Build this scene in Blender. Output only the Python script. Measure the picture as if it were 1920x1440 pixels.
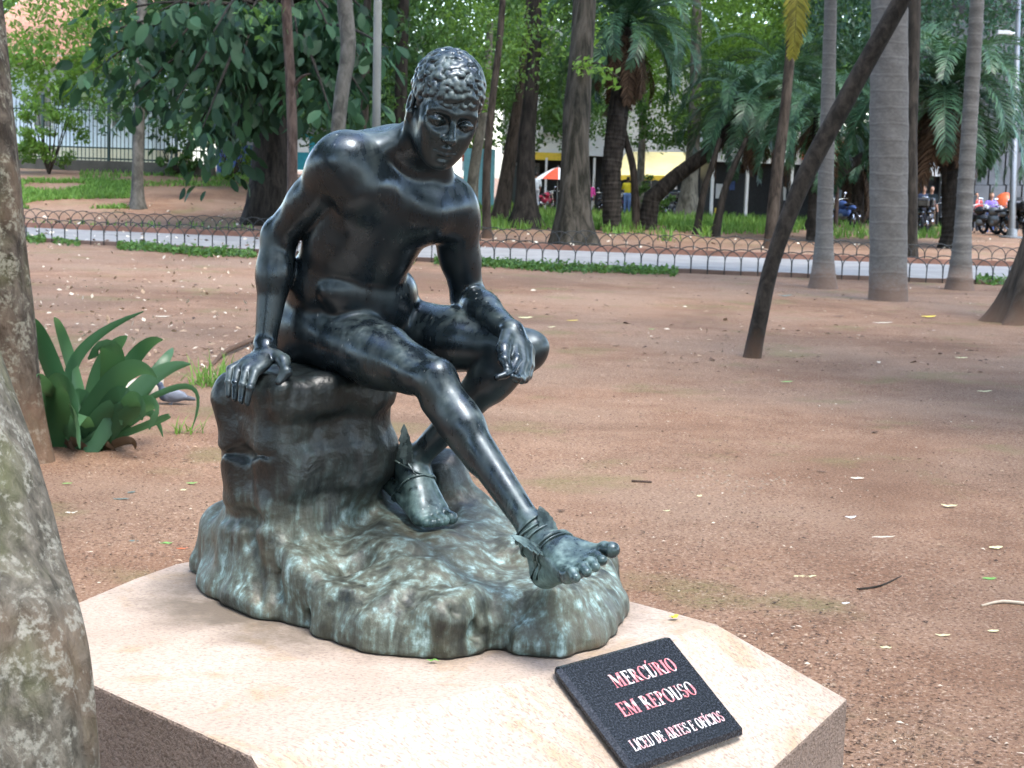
import bpy, bmesh, math, random
import numpy as np
from mathutils import Vector, Matrix, Euler, Quaternion
from mathutils import noise as mnoise

# ------------------------------------------------------------------ camera, sky, sun, exposure
scene = bpy.context.scene
for o in list(bpy.data.objects):
    bpy.data.objects.remove(o)
FPX = 3076.0                      # focal length in pixels of the 1920-wide photograph (a short telephoto)
CAM = np.array([0.0, 0.0, 1.6])
PITCH = math.radians(7.15)
ROLL = math.radians(2.0)
_F = np.array([0, math.cos(PITCH), -math.sin(PITCH)])
_R0 = np.array([1.0, 0, 0]); _U0 = np.array([0, math.sin(PITCH), math.cos(PITCH)])
_R = _R0 * math.cos(ROLL) + _U0 * math.sin(ROLL)
_U = _U0 * math.cos(ROLL) - _R0 * math.sin(ROLL)
cam_data = bpy.data.cameras.new('camera')
cam = bpy.data.objects.new('camera', cam_data)
scene.collection.objects.link(cam)
cam.matrix_world = Matrix(((_R[0], _U[0], -_F[0], CAM[0]), (_R[1], _U[1], -_F[1], CAM[1]),
                           (_R[2], _U[2], -_F[2], CAM[2]), (0, 0, 0, 1)))
cam_data.sensor_fit = 'HORIZONTAL'
cam_data.sensor_width = 36.0
cam_data.lens = FPX / 1920 * 36.0
cam_data.clip_start = 0.1
cam_data.clip_end = 2000
cam_data.dof.use_dof = True
cam_data.dof.focus_distance = 3.5
cam_data.dof.aperture_fstop = 16.0
scene.camera = cam

SUN_EL, SUN_AZ = math.radians(66), math.radians(140)     # azimuth: from +Y (view direction) towards +X
world = bpy.data.worlds.new('World')
scene.world = world
world.use_nodes = True
_nt = world.node_tree
_bg = _nt.nodes['Background']
_sky = _nt.nodes.new('ShaderNodeTexSky')
_sky.sky_type = 'NISHITA'
_sky.sun_disc = False
_sky.sun_elevation = SUN_EL
_sky.sun_rotation = SUN_AZ
_sky.air_density = 1.0
_sky.dust_density = 2.0
_sky.ozone_density = 1.0
_nt.links.new(_sky.outputs[0], _bg.inputs[0])
_bg.inputs[1].default_value = 0.15
sun_data = bpy.data.lights.new('sun', 'SUN')
sun_data.energy = 0.7
sun_data.angle = math.radians(18)
sun_data.color = (1.0, 0.97, 0.92)
sun = bpy.data.objects.new('sun', sun_data)
scene.collection.objects.link(sun)
_sd = Vector((math.sin(SUN_AZ) * math.cos(SUN_EL), math.cos(SUN_AZ) * math.cos(SUN_EL), math.sin(SUN_EL)))
sun.rotation_euler = (-_sd).to_track_quat('-Z', 'Y').to_euler()
scene.view_settings.view_transform = 'Standard'
scene.view_settings.look = 'None'
scene.view_settings.exposure = 2.8
scene.view_settings.gamma = 1.0
scene.view_settings.use_curve_mapping = False
scene.render.engine = 'CYCLES'
scene.cycles.use_denoising = True
scene.cycles.max_bounces = 6
scene.cycles.diffuse_bounces = 3
scene.cycles.glossy_bounces = 3
scene.cycles.transmission_bounces = 3
scene.cycles.transparent_max_bounces = 6
scene.cycles.caustics_reflective = False
scene.cycles.caustics_refractive = False
scene.cycles.sample_clamp_indirect = 6.0
# ------------------------------------------------------------------ helpers
COL = scene.collection
RNG = random.Random(7)

def ray(u, v):
    d = _F + _R * ((u - 960) / FPX) - _U * ((v - 720) / FPX)
    return d

def W(u, v, d):
    """Point seen at pixel (u, v) of the photograph, d metres down the view axis."""
    return CAM + ray(u, v) * d

def G(u, v, z=0.0):
    """Point of the plane at height z seen at pixel (u, v)."""
    r = ray(u, v)
    return CAM + r * ((z - CAM[2]) / r[2])

def tag(o, label=None, cat=None, group=None, kind=None):
    if label: o['label'] = label
    if cat: o['category'] = cat
    if group: o['group'] = group
    if kind: o['kind'] = kind
    return o

def empty(name, loc=(0, 0, 0), rz=0.0):
    o = bpy.data.objects.new(name, None)
    COL.objects.link(o)
    o.location = loc
    o.rotation_euler = (0, 0, rz)
    o.empty_display_size = 0.1
    return o

def link(name, me, parent=None, loc=None):
    o = bpy.data.objects.new(name, me)
    COL.objects.link(o)
    if parent is not None:
        o.parent = parent
    if loc is not None:
        o.location = loc
    return o

def mesh_np(name, V, F4, mat, smooth=True):
    """Fast mesh from arrays: V (n,3), F4 (m,k) with constant k."""
    me = bpy.data.meshes.new(name)
    V = np.asarray(V, dtype=np.float32); F4 = np.asarray(F4, dtype=np.int32)
    n, k = F4.shape
    me.vertices.add(len(V)); me.vertices.foreach_set('co', V.ravel())
    me.loops.add(n * k); me.loops.foreach_set('vertex_index', F4.ravel())
    me.polygons.add(n)
    me.polygons.foreach_set('loop_start', np.arange(0, n * k, k, dtype=np.int32))
    try:
        me.polygons.foreach_set('loop_total', np.full(n, k, dtype=np.int32))
    except Exception:
        pass
    me.update(calc_edges=True)
    if smooth:
        me.polygons.foreach_set('use_smooth', np.ones(n, dtype=bool))
    if mat is not None:
        for m in (mat if isinstance(mat, (list, tuple)) else [mat]):
            me.materials.append(m)
    return me

class MB:
    """Collects faces; build() links them as one mesh object."""
    def __init__(self):
        self.v = []; self.f = []; self.mi = []; self.cur = 0
    def add(self, vs, fs):
        b = len(self.v)
        self.v += [tuple(map(float, p)) for p in vs]
        self.f += [tuple(b + i for i in f) for f in fs]
        self.mi += [self.cur] * len(fs)
    def box(self, c, s, rot=None):
        c = Vector(c); hx, hy, hz = s[0] / 2, s[1] / 2, s[2] / 2
        P = [Vector((x, y, z)) for x in (-hx, hx) for y in (-hy, hy) for z in (-hz, hz)]
        if rot is not None:
            P = [rot @ p for p in P]
        self.add([p + c for p in P], [(0, 1, 3, 2), (4, 6, 7, 5), (0, 4, 5, 1), (2, 3, 7, 6), (0, 2, 6, 4), (1, 5, 7, 3)])
    def tube(self, pts, rad, n=8, cap=True, flat=1.0, up=None):
        pts = [Vector(p) for p in pts]
        m = len(pts)
        if not isinstance(rad, (list, tuple)): rad = [rad] * m
        vs = []; prev = None
        for i, p in enumerate(pts):
            t = (pts[min(i + 1, m - 1)] - pts[max(i - 1, 0)])
            if t.length < 1e-9: t = Vector((0, 0, 1))
            t.normalize()
            if prev is None:
                a = Vector(up) if up is not None else (Vector((0, 0, 1)) if abs(t.z) < 0.9 else Vector((1, 0, 0)))
            else:
                a = prev
            a = (a - t * a.dot(t))
            if a.length < 1e-6: a = t.orthogonal()
            a.normalize(); prev = a
            b = t.cross(a)
            for k in range(n):
                g = 2 * math.pi * k / n
                vs.append(p + (a * math.cos(g) * flat + b * math.sin(g)) * rad[i])
        fs = [(i * n + k, i * n + (k + 1) % n, (i + 1) * n + (k + 1) % n, (i + 1) * n + k) for i in range(m - 1) for k in range(n)]
        if cap:
            fs += [tuple(reversed(range(n))), tuple(range((m - 1) * n, m * n))]
        self.add(vs, fs)
    def lathe(self, prof, n=16, c=(0, 0, 0)):
        """prof: (radius, z) list from bottom to top."""
        vs = []; m = len(prof); c = Vector(c)
        for r, z in prof:
            for k in range(n):
                g = 2 * math.pi * k / n
                vs.append(c + Vector((r * math.cos(g), r * math.sin(g), z)))
        fs = [(i * n + k, i * n + (k + 1) % n, (i + 1) * n + (k + 1) % n, (i + 1) * n + k) for i in range(m - 1) for k in range(n)]
        fs += [tuple(reversed(range(n))), tuple(range((m - 1) * n, m * n))]
        self.add(vs, fs)
    def prism(self, poly, z0, z1):
        n = len(poly)
        self.add([(x, y, z0) for x, y in poly] + [(x, y, z1) for x, y in poly],
                 [tuple(reversed(range(n))), tuple(range(n, 2 * n))] + [(i, (i + 1) % n, n + (i + 1) % n, n + i) for i in range(n)])
    def sphere(self, c, r, nu=12, nv=8, s=(1, 1, 1), rot=None):
        vs = []; c = Vector(c)
        for j in range(nv + 1):
            th = math.pi * j / nv
            for i in range(nu):
                ph = 2 * math.pi * i / nu
                p = Vector((r * s[0] * math.sin(th) * math.cos(ph), r * s[1] * math.sin(th) * math.sin(ph), r * s[2] * math.cos(th)))
                if rot is not None: p = rot @ p
                vs.append(c + p)
        fs = [(j * nu + i, (j + 1) * nu + i, (j + 1) * nu + (i + 1) % nu, j * nu + (i + 1) % nu) for j in range(nv) for i in range(nu)]
        self.add(vs, fs)
    def mesh(self, name, mat, smooth=False):
        me = bpy.data.meshes.new(name)
        me.from_pydata(self.v, [], self.f)
        for m in (mat if isinstance(mat, (list, tuple)) else [mat]):
            me.materials.append(m)
        me.polygons.foreach_set('material_index', self.mi)
        if smooth:
            me.polygons.foreach_set('use_smooth', [True] * len(me.polygons))
        me.update()
        return me
    def build(self, name, mat, parent=None, smooth=False, loc=None):
        return link(name, self.mesh(name, mat, smooth), parent, loc)

def copy_tree(o, parent=None):
    c = o.copy(); COL.objects.link(c)
    c.parent = parent
    for ch in o.children:
        copy_tree(ch, c)
    return c

# ---- materials
class NT:
    """Small wrapper to write node trees briefly."""
    def __init__(self, name):
        self.m = bpy.data.materials.new(name); self.m.use_nodes = True
        self.t = self.m.node_tree; self.n = self.t.nodes
        self.b = self.n['Principled BSDF']
        self.out = self.n['Material Output']
    def node(self, typ, **kw):
        x = self.n.new(typ)
        for k, v in kw.items():
            if k.startswith('i_'):
                key = k[2:]; key = int(key) if key.isdigit() else key.replace('_', ' ')
                self.set(x, key, v)
            else:
                setattr(x, k, v)
        return x
    def set(self, node, key, v):
        s = node.inputs[key]
        if isinstance(v, bpy.types.NodeSocket): self.t.links.new(v, s)
        else: s.default_value = v
    def obj(self):
        return self.n.new('ShaderNodeTexCoord').outputs['Object']
    def pos(self):
        return self.n.new('ShaderNodeNewGeometry').outputs['Position']
    def mapping(self, vec, scale=(1, 1, 1), rot=(0, 0, 0), loc=(0, 0, 0)):
        m = self.n.new('ShaderNodeMapping'); self.t.links.new(vec, m.inputs[0])
        m.inputs['Scale'].default_value = scale; m.inputs['Rotation'].default_value = rot; m.inputs['Location'].default_value = loc
        return m.outputs[0]
    def noise(self, vec, scale=5, detail=4, rough=0.55, dist=0.0):
        x = self.n.new('ShaderNodeTexNoise'); self.t.links.new(vec, x.inputs['Vector'])
        x.inputs['Scale'].default_value = scale; x.inputs['Detail'].default_value = detail
        x.inputs['Roughness'].default_value = rough; x.inputs['Distortion'].default_value = dist
        return x.outputs['Fac']
    def voro(self, vec, scale=5, feature='F1', out='Distance', rand=1.0):
        x = self.n.new('ShaderNodeTexVoronoi'); x.feature = feature; self.t.links.new(vec, x.inputs['Vector'])
        x.inputs['Scale'].default_value = scale; x.inputs['Randomness'].default_value = rand
        return x.outputs[out]
    def wave(self, vec, scale=5, dist=2, detail=2, direction='Z'):
        x = self.n.new('ShaderNodeTexWave'); x.bands_direction = direction; self.t.links.new(vec, x.inputs['Vector'])
        x.inputs['Scale'].default_value = scale; x.inputs['Distortion'].default_value = dist; x.inputs['Detail'].default_value = detail
        return x.outputs['Fac']
    def ramp(self, fac, stops, interp='LINEAR'):
        x = self.n.new('ShaderNodeValToRGB'); self.t.links.new(fac, x.inputs[0]); cr = x.color_ramp
        cr.interpolation = interp
        while len(cr.elements) < len(stops): cr.elements.new(0.5)
        for e, (p, c) in zip(cr.elements, stops):
            e.position = p
            e.color = (c, c, c, 1) if not isinstance(c, (tuple, list)) else (*c[:3], 1)
        return x.outputs[0]
    def mix(self, fac, a, b, blend='MIX'):
        x = self.n.new('ShaderNodeMix'); x.data_type = 'RGBA'; x.blend_type = blend
        for s, v in ((x.inputs[0], fac), (x.inputs[6], a), (x.inputs[7], b)):
            if isinstance(v, bpy.types.NodeSocket): self.t.links.new(v, s)
            elif isinstance(v, (tuple, list)): s.default_value = (*v[:3], 1)
            else: s.default_value = v
        return x.outputs[2]
    def math(self, op, a, b=0.0, clamp=False):
        x = self.n.new('ShaderNodeMath'); x.operation = op; x.use_clamp = clamp
        for s, v in ((x.inputs[0], a), (x.inputs[1], b)):
            if isinstance(v, bpy.types.NodeSocket): self.t.links.new(v, s)
            else: s.default_value = v
        return x.outputs[0]
    def bump(self, h, strength=0.3, dist=0.01, normal=None):
        x = self.n.new('ShaderNodeBump'); self.t.links.new(h, x.inputs['Height'])
        x.inputs['Strength'].default_value = strength; x.inputs['Distance'].default_value = dist
        if normal is not None: self.t.links.new(normal, x.inputs['Normal'])
        return x.outputs[0]
    def sep(self, vec):
        x = self.n.new('ShaderNodeSeparateXYZ'); self.t.links.new(vec, x.inputs[0]); return x.outputs
    def P(self, **kw):
        for k, v in kw.items():
            key = {'color': 'Base Color', 'rough': 'Roughness', 'metal': 'Metallic', 'normal': 'Normal', 'spec': 'Specular IOR Level',
                   'coat': 'Coat Weight', 'trans': 'Transmission Weight', 'sss': 'Subsurface Weight'}.get(k, k)
            s = self.b.inputs[key]
            if isinstance(v, bpy.types.NodeSocket): self.t.links.new(v, s)
            elif isinstance(v, (tuple, list)): s.default_value = (*v[:3], 1)
            else: s.default_value = v
        return self.m

def flat_mat(name, color, rough=0.7, var=0.25, scale=8.0, metal=0.0, spec=0.3, bump=0.0):
    """Plain material with a little tonal variation and optional grain."""
    t = NT(name); p = t.obj()
    n = t.noise(p, scale, 5, 0.6)
    c = t.mix(t.ramp(n, [(0.3, 0.0), (0.7, 1.0)]), tuple(x * (1 - var) for x in color), tuple(min(1, x * (1 + var)) for x in color))
    t.P(color=c, rough=rough, metal=metal, spec=spec)
    if bump:
        t.P(normal=t.bump(t.noise(p, scale * 6, 4, 0.6), 0.5, bump))
    return t.m

# ---- signed distance fields -> meshes
class SDF:
    def __init__(self, lo, hi, h):
        self.lo = np.array(lo, dtype=np.float32); self.h = h
        self.n = np.ceil((np.array(hi) - self.lo) / h).astype(int) + 1
        self.a = np.full(self.n, 0.3, dtype=np.float32)
        self.ax = [self.lo[i] + h * np.arange(self.n[i], dtype=np.float32) for i in range(3)]
    def clone(self):
        o = SDF.__new__(SDF); o.lo = self.lo; o.h = self.h; o.n = self.n; o.ax = self.ax
        o.a = np.full(self.n, 0.3, dtype=np.float32); return o
    def sl(self, lo, hi):
        a = np.clip(np.floor((np.asarray(lo) - self.lo) / self.h).astype(int), 0, self.n)
        b = np.clip(np.ceil((np.asarray(hi) - self.lo) / self.h).astype(int) + 1, 0, self.n)
        return tuple(slice(int(x), int(y)) for x, y in zip(a, b))
    def grid(self, s):
        return (self.ax[0][s[0]][:, None, None], self.ax[1][s[1]][None, :, None], self.ax[2][s[2]][None, None, :])
    def _put(self, s, d, k, op):
        if d.size == 0: return
        cur = self.a[s]
        if op == 'sub':
            d = -d
            if k <= 0: self.a[s] = np.maximum(cur, d); return
            t = np.clip(0.5 - 0.5 * (d - cur) / k, 0, 1)
            self.a[s] = d * (1 - t) + cur * t + k * t * (1 - t)
            return
        if k <= 0: self.a[s] = np.minimum(cur, d); return
        t = np.clip(0.5 + 0.5 * (d - cur) / k, 0, 1)
        self.a[s] = d * (1 - t) + cur * t - k * t * (1 - t)
    def cone(self, a, b, ra, rb, k=0.02, op='add'):
        """Capsule from a to b whose radius runs from ra to rb."""
        a = np.asarray(a, float); b = np.asarray(b, float)
        m = max(ra, rb) + k + 4 * self.h
        s = self.sl(np.minimum(a, b) - m, np.maximum(a, b) + m)
        X, Y, Z = self.grid(s)
        ab = b - a; L2 = float(ab @ ab) + 1e-12
        px, py, pz = X - np.float32(a[0]), Y - np.float32(a[1]), Z - np.float32(a[2])
        t = np.clip((px * np.float32(ab[0]) + py * np.float32(ab[1]) + pz * np.float32(ab[2])) / np.float32(L2), 0, 1)
        d = np.sqrt((px - t * np.float32(ab[0])) ** 2 + (py - t * np.float32(ab[1])) ** 2 + (pz - t * np.float32(ab[2])) ** 2) - (np.float32(ra) + t * np.float32(rb - ra))
        self._put(s, d, k, op)
    def chain(self, pts, rad, k=0.02, op='add'):
        for i in range(len(pts) - 1):
            self.cone(pts[i], pts[i + 1], rad[i], rad[i + 1], k, op)
    def ell(self, c, r, M=None, k=0.02, op='add'):
        """Ellipsoid of radii r; the columns of M are its axes."""
        c = np.asarray(c, float); r = np.asarray(r, float)
        M = np.eye(3) if M is None else np.asarray(M, float)
        ext = np.sqrt(((M * r[None, :]) ** 2).sum(1)) + k + 4 * self.h
        s = self.sl(c - ext, c + ext)
        X, Y, Z = self.grid(s)
        px, py, pz = X - np.float32(c[0]), Y - np.float32(c[1]), Z - np.float32(c[2])
        q0 = q1 = 0
        for j in range(3):
            l = px * np.float32(M[0, j]) + py * np.float32(M[1, j]) + pz * np.float32(M[2, j])
            q0 = q0 + (l / np.float32(r[j])) ** 2
            q1 = q1 + (l / np.float32(r[j] ** 2)) ** 2
        k0 = np.sqrt(q0); k1 = np.sqrt(q1) + 1e-6
        self._put(s, k0 * (k0 - 1) / k1, k, op)
    def box(self, c, half, M=None, rnd=.03, k=.02, op='add'):
        """Rounded box; the columns of M are its axes."""
        c = np.asarray(c, float); half = np.asarray(half, float); M = np.eye(3) if M is None else np.asarray(M, float)
        ext = np.abs(M) @ half + k + 4 * self.h
        s = self.sl(c - ext, c + ext); X, Y, Z = self.grid(s)
        px_, py_, pz_ = X - np.float32(c[0]), Y - np.float32(c[1]), Z - np.float32(c[2])
        out = 0; mx = None
        for j in range(3):
            q = np.abs(px_ * np.float32(M[0, j]) + py_ * np.float32(M[1, j]) + pz_ * np.float32(M[2, j])) - np.float32(half[j] - rnd)
            out = out + np.maximum(q, 0) ** 2; mx = q if mx is None else np.maximum(mx, q)
        self._put(s, np.sqrt(out) + np.minimum(mx, 0) - np.float32(rnd), k, op)
    def merge(self, other, k):
        """Union with another field; k may be an array."""
        cur, d = self.a, other.a
        t = np.clip(0.5 + 0.5 * (d - cur) / np.maximum(k, 1e-5), 0, 1)
        self.a = (d * (1 - t) + cur * t - k * t * (1 - t)).astype(np.float32)
    def surface(self):
        """Naive surface nets."""
        f = self.a; ins = f < 0
        nx, ny, nz = self.n
        c8 = np.zeros((nx - 1, ny - 1, nz - 1), dtype=np.uint8)
        offs = [(i, j, k) for i in (0, 1) for j in (0, 1) for k in (0, 1)]
        for i, j, k in offs:
            c8 += ins[i:nx - 1 + i, j:ny - 1 + j, k:nz - 1 + k]
        act = (c8 > 0) & (c8 < 8)
        idx = np.argwhere(act)
        vid = np.full(act.shape, -1, dtype=np.int32)
        vid[act] = np.arange(len(idx), dtype=np.int32)
        vals = {o: f[idx[:, 0] + o[0], idx[:, 1] + o[1], idx[:, 2] + o[2]] for o in offs}
        acc = np.zeros((len(idx), 3)); cnt = np.zeros(len(idx))
        for o in offs:
            for ax in range(3):
                if o[ax] == 0:
                    p = list(o); p[ax] = 1; p = tuple(p)
                    a, b = vals[o], vals[p]
                    m = (a < 0) != (b < 0)
                    t = np.where(m, a / np.where(m, a - b, 1), 0)
                    w = np.array(o, float)[None, :].repeat(len(idx), 0); w[:, ax] = t
                    acc += w * m[:, None]; cnt += m
        V = self.lo[None, :] + (idx + acc / cnt[:, None]) * self.h
        quads = []
        for ax in range(3):
            a1, a2 = (ax + 1) % 3, (ax + 2) % 3
            sa = [slice(0, self.n[i] - 1) for i in range(3)]; sb = list(sa)
            sa[ax] = slice(0, self.n[ax] - 1); sb[ax] = slice(1, self.n[ax])
            e0 = ins[tuple(sa)]; e1 = ins[tuple(sb)]
            q = np.argwhere(e0 != e1)
            q = q[(q[:, a1] > 0) & (q[:, a2] > 0)]
            flip = e0[q[:, 0], q[:, 1], q[:, 2]]
            def g(d1, d2):
                r = q.copy(); r[:, a1] -= d1; r[:, a2] -= d2
                return vid[r[:, 0], r[:, 1], r[:, 2]]
            Q = np.stack([g(1, 1), g(0, 1), g(0, 0), g(1, 0)], 1)
            Q[~flip] = Q[~flip][:, ::-1]
            quads.append(Q)
        Q = np.concatenate(quads)
        Q = Q[(Q >= 0).all(1)]
        return V, Q

def relax(V, Q, it=2, lam=0.5):
    """Laplacian smoothing of a quad mesh."""
    E = np.concatenate([Q[:, [0, 1]], Q[:, [1, 2]], Q[:, [2, 3]], Q[:, [3, 0]]])
    n = len(V)
    deg = np.bincount(E[:, 0], minlength=n) + np.bincount(E[:, 1], minlength=n)
    for _ in range(it):
        S = np.zeros_like(V)
        for c in range(3):
            S[:, c] = np.bincount(E[:, 0], V[E[:, 1], c], n) + np.bincount(E[:, 1], V[E[:, 0], c], n)
        V = V + lam * (S / np.maximum(deg, 1)[:, None] - V)
    return V

def nrm(v):
    v = np.asarray(v, float); return v / np.linalg.norm(v)

def frame(x, up):
    """3x3 with first column along x and third near up."""
    x = nrm(x); y = nrm(np.cross(up, x)); z = np.cross(x, y)
    return np.stack([x, y, z], 1)
# ------------------------------------------------------------------ the setting: ground, path, kerbs
def smooth(t):
    t = min(1.0, max(0.0, t)); return t * t * (3 - 2 * t)
def HT(x, y):
    """Height of the ground: flat, with a bank rising at the back left."""
    z = 1.35 * smooth((y - 40.5) / 16) * smooth((1.5 - x) / 11)
    z += 0.25 * smooth((y - 42) / 20) * smooth((x + 4) / 6) * (1 - smooth((y - 66) / 10))
    return z
def GT(u, v):
    """Point of the terrain seen at pixel (u, v)."""
    r = ray(u, v)
    if r[2] < 0:
        t = -CAM[2] / r[2]
        if r[1] * t < 40.4: return CAM + r * t
    t = 40.4 / r[1]
    while t < 200:
        p = CAM + r * t
        if p[2] <= HT(p[0], p[1]): break
        t += 1.2
    a, b = t - 1.2, t
    for _ in range(6):
        m = (a + b) / 2; p = CAM + r * m
        if p[2] <= HT(p[0], p[1]): b = m
        else: a = m
    return CAM + r * b

def soil_mat():
    t = NT('red soil'); p = t.pos()
    big = t.noise(p, .35, 4, .55); mid = t.noise(p, 2.2, 5, .6); fine = t.noise(p, 34, 5, .65); grit = t.noise(p, 150, 3, .6)
    c = t.mix(t.ramp(mid, [(0.3, 0), (0.7, 1)]), (0.160, 0.086, 0.050), (0.250, 0.152, 0.097))
    c = t.mix(t.ramp(big, [(0.42, 0), (0.60, .8)]), c, (0.220, 0.148, 0.102))
    c = t.mix(t.ramp(fine, [(0.30, .55), (0.52, 0)]), c, (0.085, 0.052, 0.040))
    c = t.mix(t.ramp(grit, [(0.60, 0), (0.74, .45)]), c, (0.46, 0.36, 0.29))
    sp = t.noise(p, 75, 2, .5); c = t.mix(t.ramp(sp, [(0.34, .85), (0.43, 0)]), c, (0.055, 0.032, 0.022)); c = t.mix(t.ramp(sp, [(0.60, 0), (0.68, .7)]), c, (0.37, 0.28, 0.21))
    peb = t.voro(p, 26); c = t.mix(t.math('MULTIPLY', t.ramp(peb, [(0.05, .8), (0.13, 0)]), t.ramp(mid, [(0.45, 0), (0.6, 1)])), c, (0.42, 0.34, 0.28))
    damp = t.ramp(t.noise(p, .22, 5, .62, .4), [(0.36, .55), (0.50, 0)]); c = t.mix(damp, c, (0.085, 0.048, 0.030))
    # thin moss beside the pedestal and patchy grass stain farther off
    moss = t.math('MULTIPLY', t.ramp(t.noise(p, .9, 4, .6), [(0.56, 0), (0.66, .55)]), t.ramp(fine, [(0.35, .3), (0.6, 1)]))
    c = t.mix(moss, c, (0.115, 0.120, 0.045))
    h = t.math('ADD', t.math('MULTIPLY', fine, .6), t.math('MULTIPLY', grit, .3))
    t.P(color=c, rough=.95, spec=.15, normal=t.bump(h, .8, .03))
    return t.m
M_SOIL = soil_mat()

def build_ground():
    xs = np.concatenate([np.linspace(-400, -40, 10), np.linspace(-38, 40, 79), np.linspace(45, 400, 10)])
    ys = np.concatenate([np.linspace(-300, -8, 10), np.linspace(-6, 110, 117), np.linspace(120, 900, 14)])
    V = np.array([(x, y, HT(x, y)) for x in xs for y in ys])
    for i, (x, y, z) in enumerate(V):
        if 4 < y < 60: V[i, 2] += .035 * (mnoise.noise(Vector((x * .5, y * .5, 0))) if y < 28 else 0)
    ny = len(ys)
    Q = np.array([(i * ny + j, (i + 1) * ny + j, (i + 1) * ny + j + 1, i * ny + j + 1) for i in range(len(xs) - 1) for j in range(ny - 1)])
    o = link('ground', mesh_np('ground', V, Q, M_SOIL)); tag(o, 'bare red-brown soil of the park', kind='structure')
    return o
build_ground()

# path: a strip of worn concrete between two kerbs
PN = [(-60, 470), (45, 452), (480, 474), (960, 500), (1440, 517), (1880, 534), (2000, 540)]
PF = [(-60, 428), (45, 431), (480, 447), (960, 469), (1440, 490), (1880, 503), (2000, 508)]
_pn = [np.array(q) for q in ((-24, 37.2), (-14, 34.6), (-9.9, 33.2), (-5, 31.6), (0, 30.2), (4.6, 29.7), (8.8, 29.6), (20, 30.5), (32, 33))]
_pf = [np.array(q) for q in ((-24, 42.0), (-14, 39.6), (-9.9, 38.7), (-5, 37.9), (0, 36.9), (4.6, 36.4), (10.7, 36.3), (20, 37.2), (32, 40))]
def polyline(pts, step):
    """Evenly spaced points along a smooth curve through pts."""
    P = []
    n = len(pts)
    for i in range(n - 1):
        p0, p1, p2, p3 = pts[max(i - 1, 0)], pts[i], pts[i + 1], pts[min(i + 2, n - 1)]
        for k in range(20):
            t = k / 20
            P.append(.5 * ((2 * p1) + (-p0 + p2) * t + (2 * p0 - 5 * p1 + 4 * p2 - p3) * t * t + (-p0 + 3 * p1 - 3 * p2 + p3) * t ** 3))
    P.append(pts[-1]); P = np.array(P)
    L = np.concatenate([[0], np.cumsum(np.linalg.norm(np.diff(P, axis=0), axis=1))])
    s = np.arange(0, L[-1], step)
    return np.stack([np.interp(s, L, P[:, 0]), np.interp(s, L, P[:, 1])], 1)

def concrete_mat(name, col, var=.2):
    t = NT(name); p = t.pos()
    n = t.noise(p, 1.3, 5, .6); f = t.noise(p, 40, 4, .6)
    c = t.mix(t.ramp(n, [(0.3, 0), (0.7, 1)]), tuple(x * (1 - var) for x in col), tuple(x * (1 + var) for x in col))
    c = t.mix(t.ramp(f, [(0.3, .4), (0.5, 0)]), c, tuple(x * .55 for x in col))
    t.P(color=c, rough=.9, spec=.2, normal=t.bump(f, .4, .01))
    return t.m
a, b = polyline(_pn, .5), polyline(_pf, .5)
m = min(len(a), len(b)); a, b = a[:m], b[:m]
V = []; 
for i in range(m):
    V += [(*a[i], HT(*a[i]) + .045), (*b[i], HT(*b[i]) + .045)]
Q = np.array([(2 * i, 2 * i + 2, 2 * i + 3, 2 * i + 1) for i in range(m - 1)])
path = link('path', mesh_np('path', np.array(V), Q, concrete_mat('worn concrete', (0.205, 0.20, 0.19))))
tag(path, 'grey concrete path crossing the park between two kerbs', kind='structure')
M_KERB = concrete_mat('brick-red kerb', (0.20, 0.105, 0.075), .35)
M_KERB2 = concrete_mat('brown kerb', (0.13, 0.088, 0.068), .35)
def kerb(pts, mat, w=.14, h=.13):
    P = polyline(pts, .6); b_ = MB(); vs = []
    for i, p in enumerate(P):
        d = P[min(i + 1, len(P) - 1)] - P[max(i - 1, 0)]; d /= np.linalg.norm(d); n_ = np.array([-d[1], d[0]])
        z = HT(*p); j_ = .006 * math.sin(i * 2.3)
        for s, q in ((-w / 2, -.02), (-w / 2, h + j_), (w / 2, h + j_), (w / 2, -.02)):
            vs.append((*(p + n_ * s), z + q))
    fs = [(4 * i + k, 4 * i + (k + 1) % 4, 4 * i + 4 + (k + 1) % 4, 4 * i + 4 + k) for i in range(len(P) - 1) for k in range(4)]
    b_.add(vs, fs)
    return b_
k1 = kerb(_pn, M_KERB2, h=.075).build('path_kerb', M_KERB2); tag(k1, 'low dark kerb along the near side of the path', kind='structure')
k2 = kerb(_pf, M_KERB, h=.16).build('path_kerb', M_KERB); tag(k2, 'low brick-red kerb along the far side of the path', kind='structure')

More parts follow.
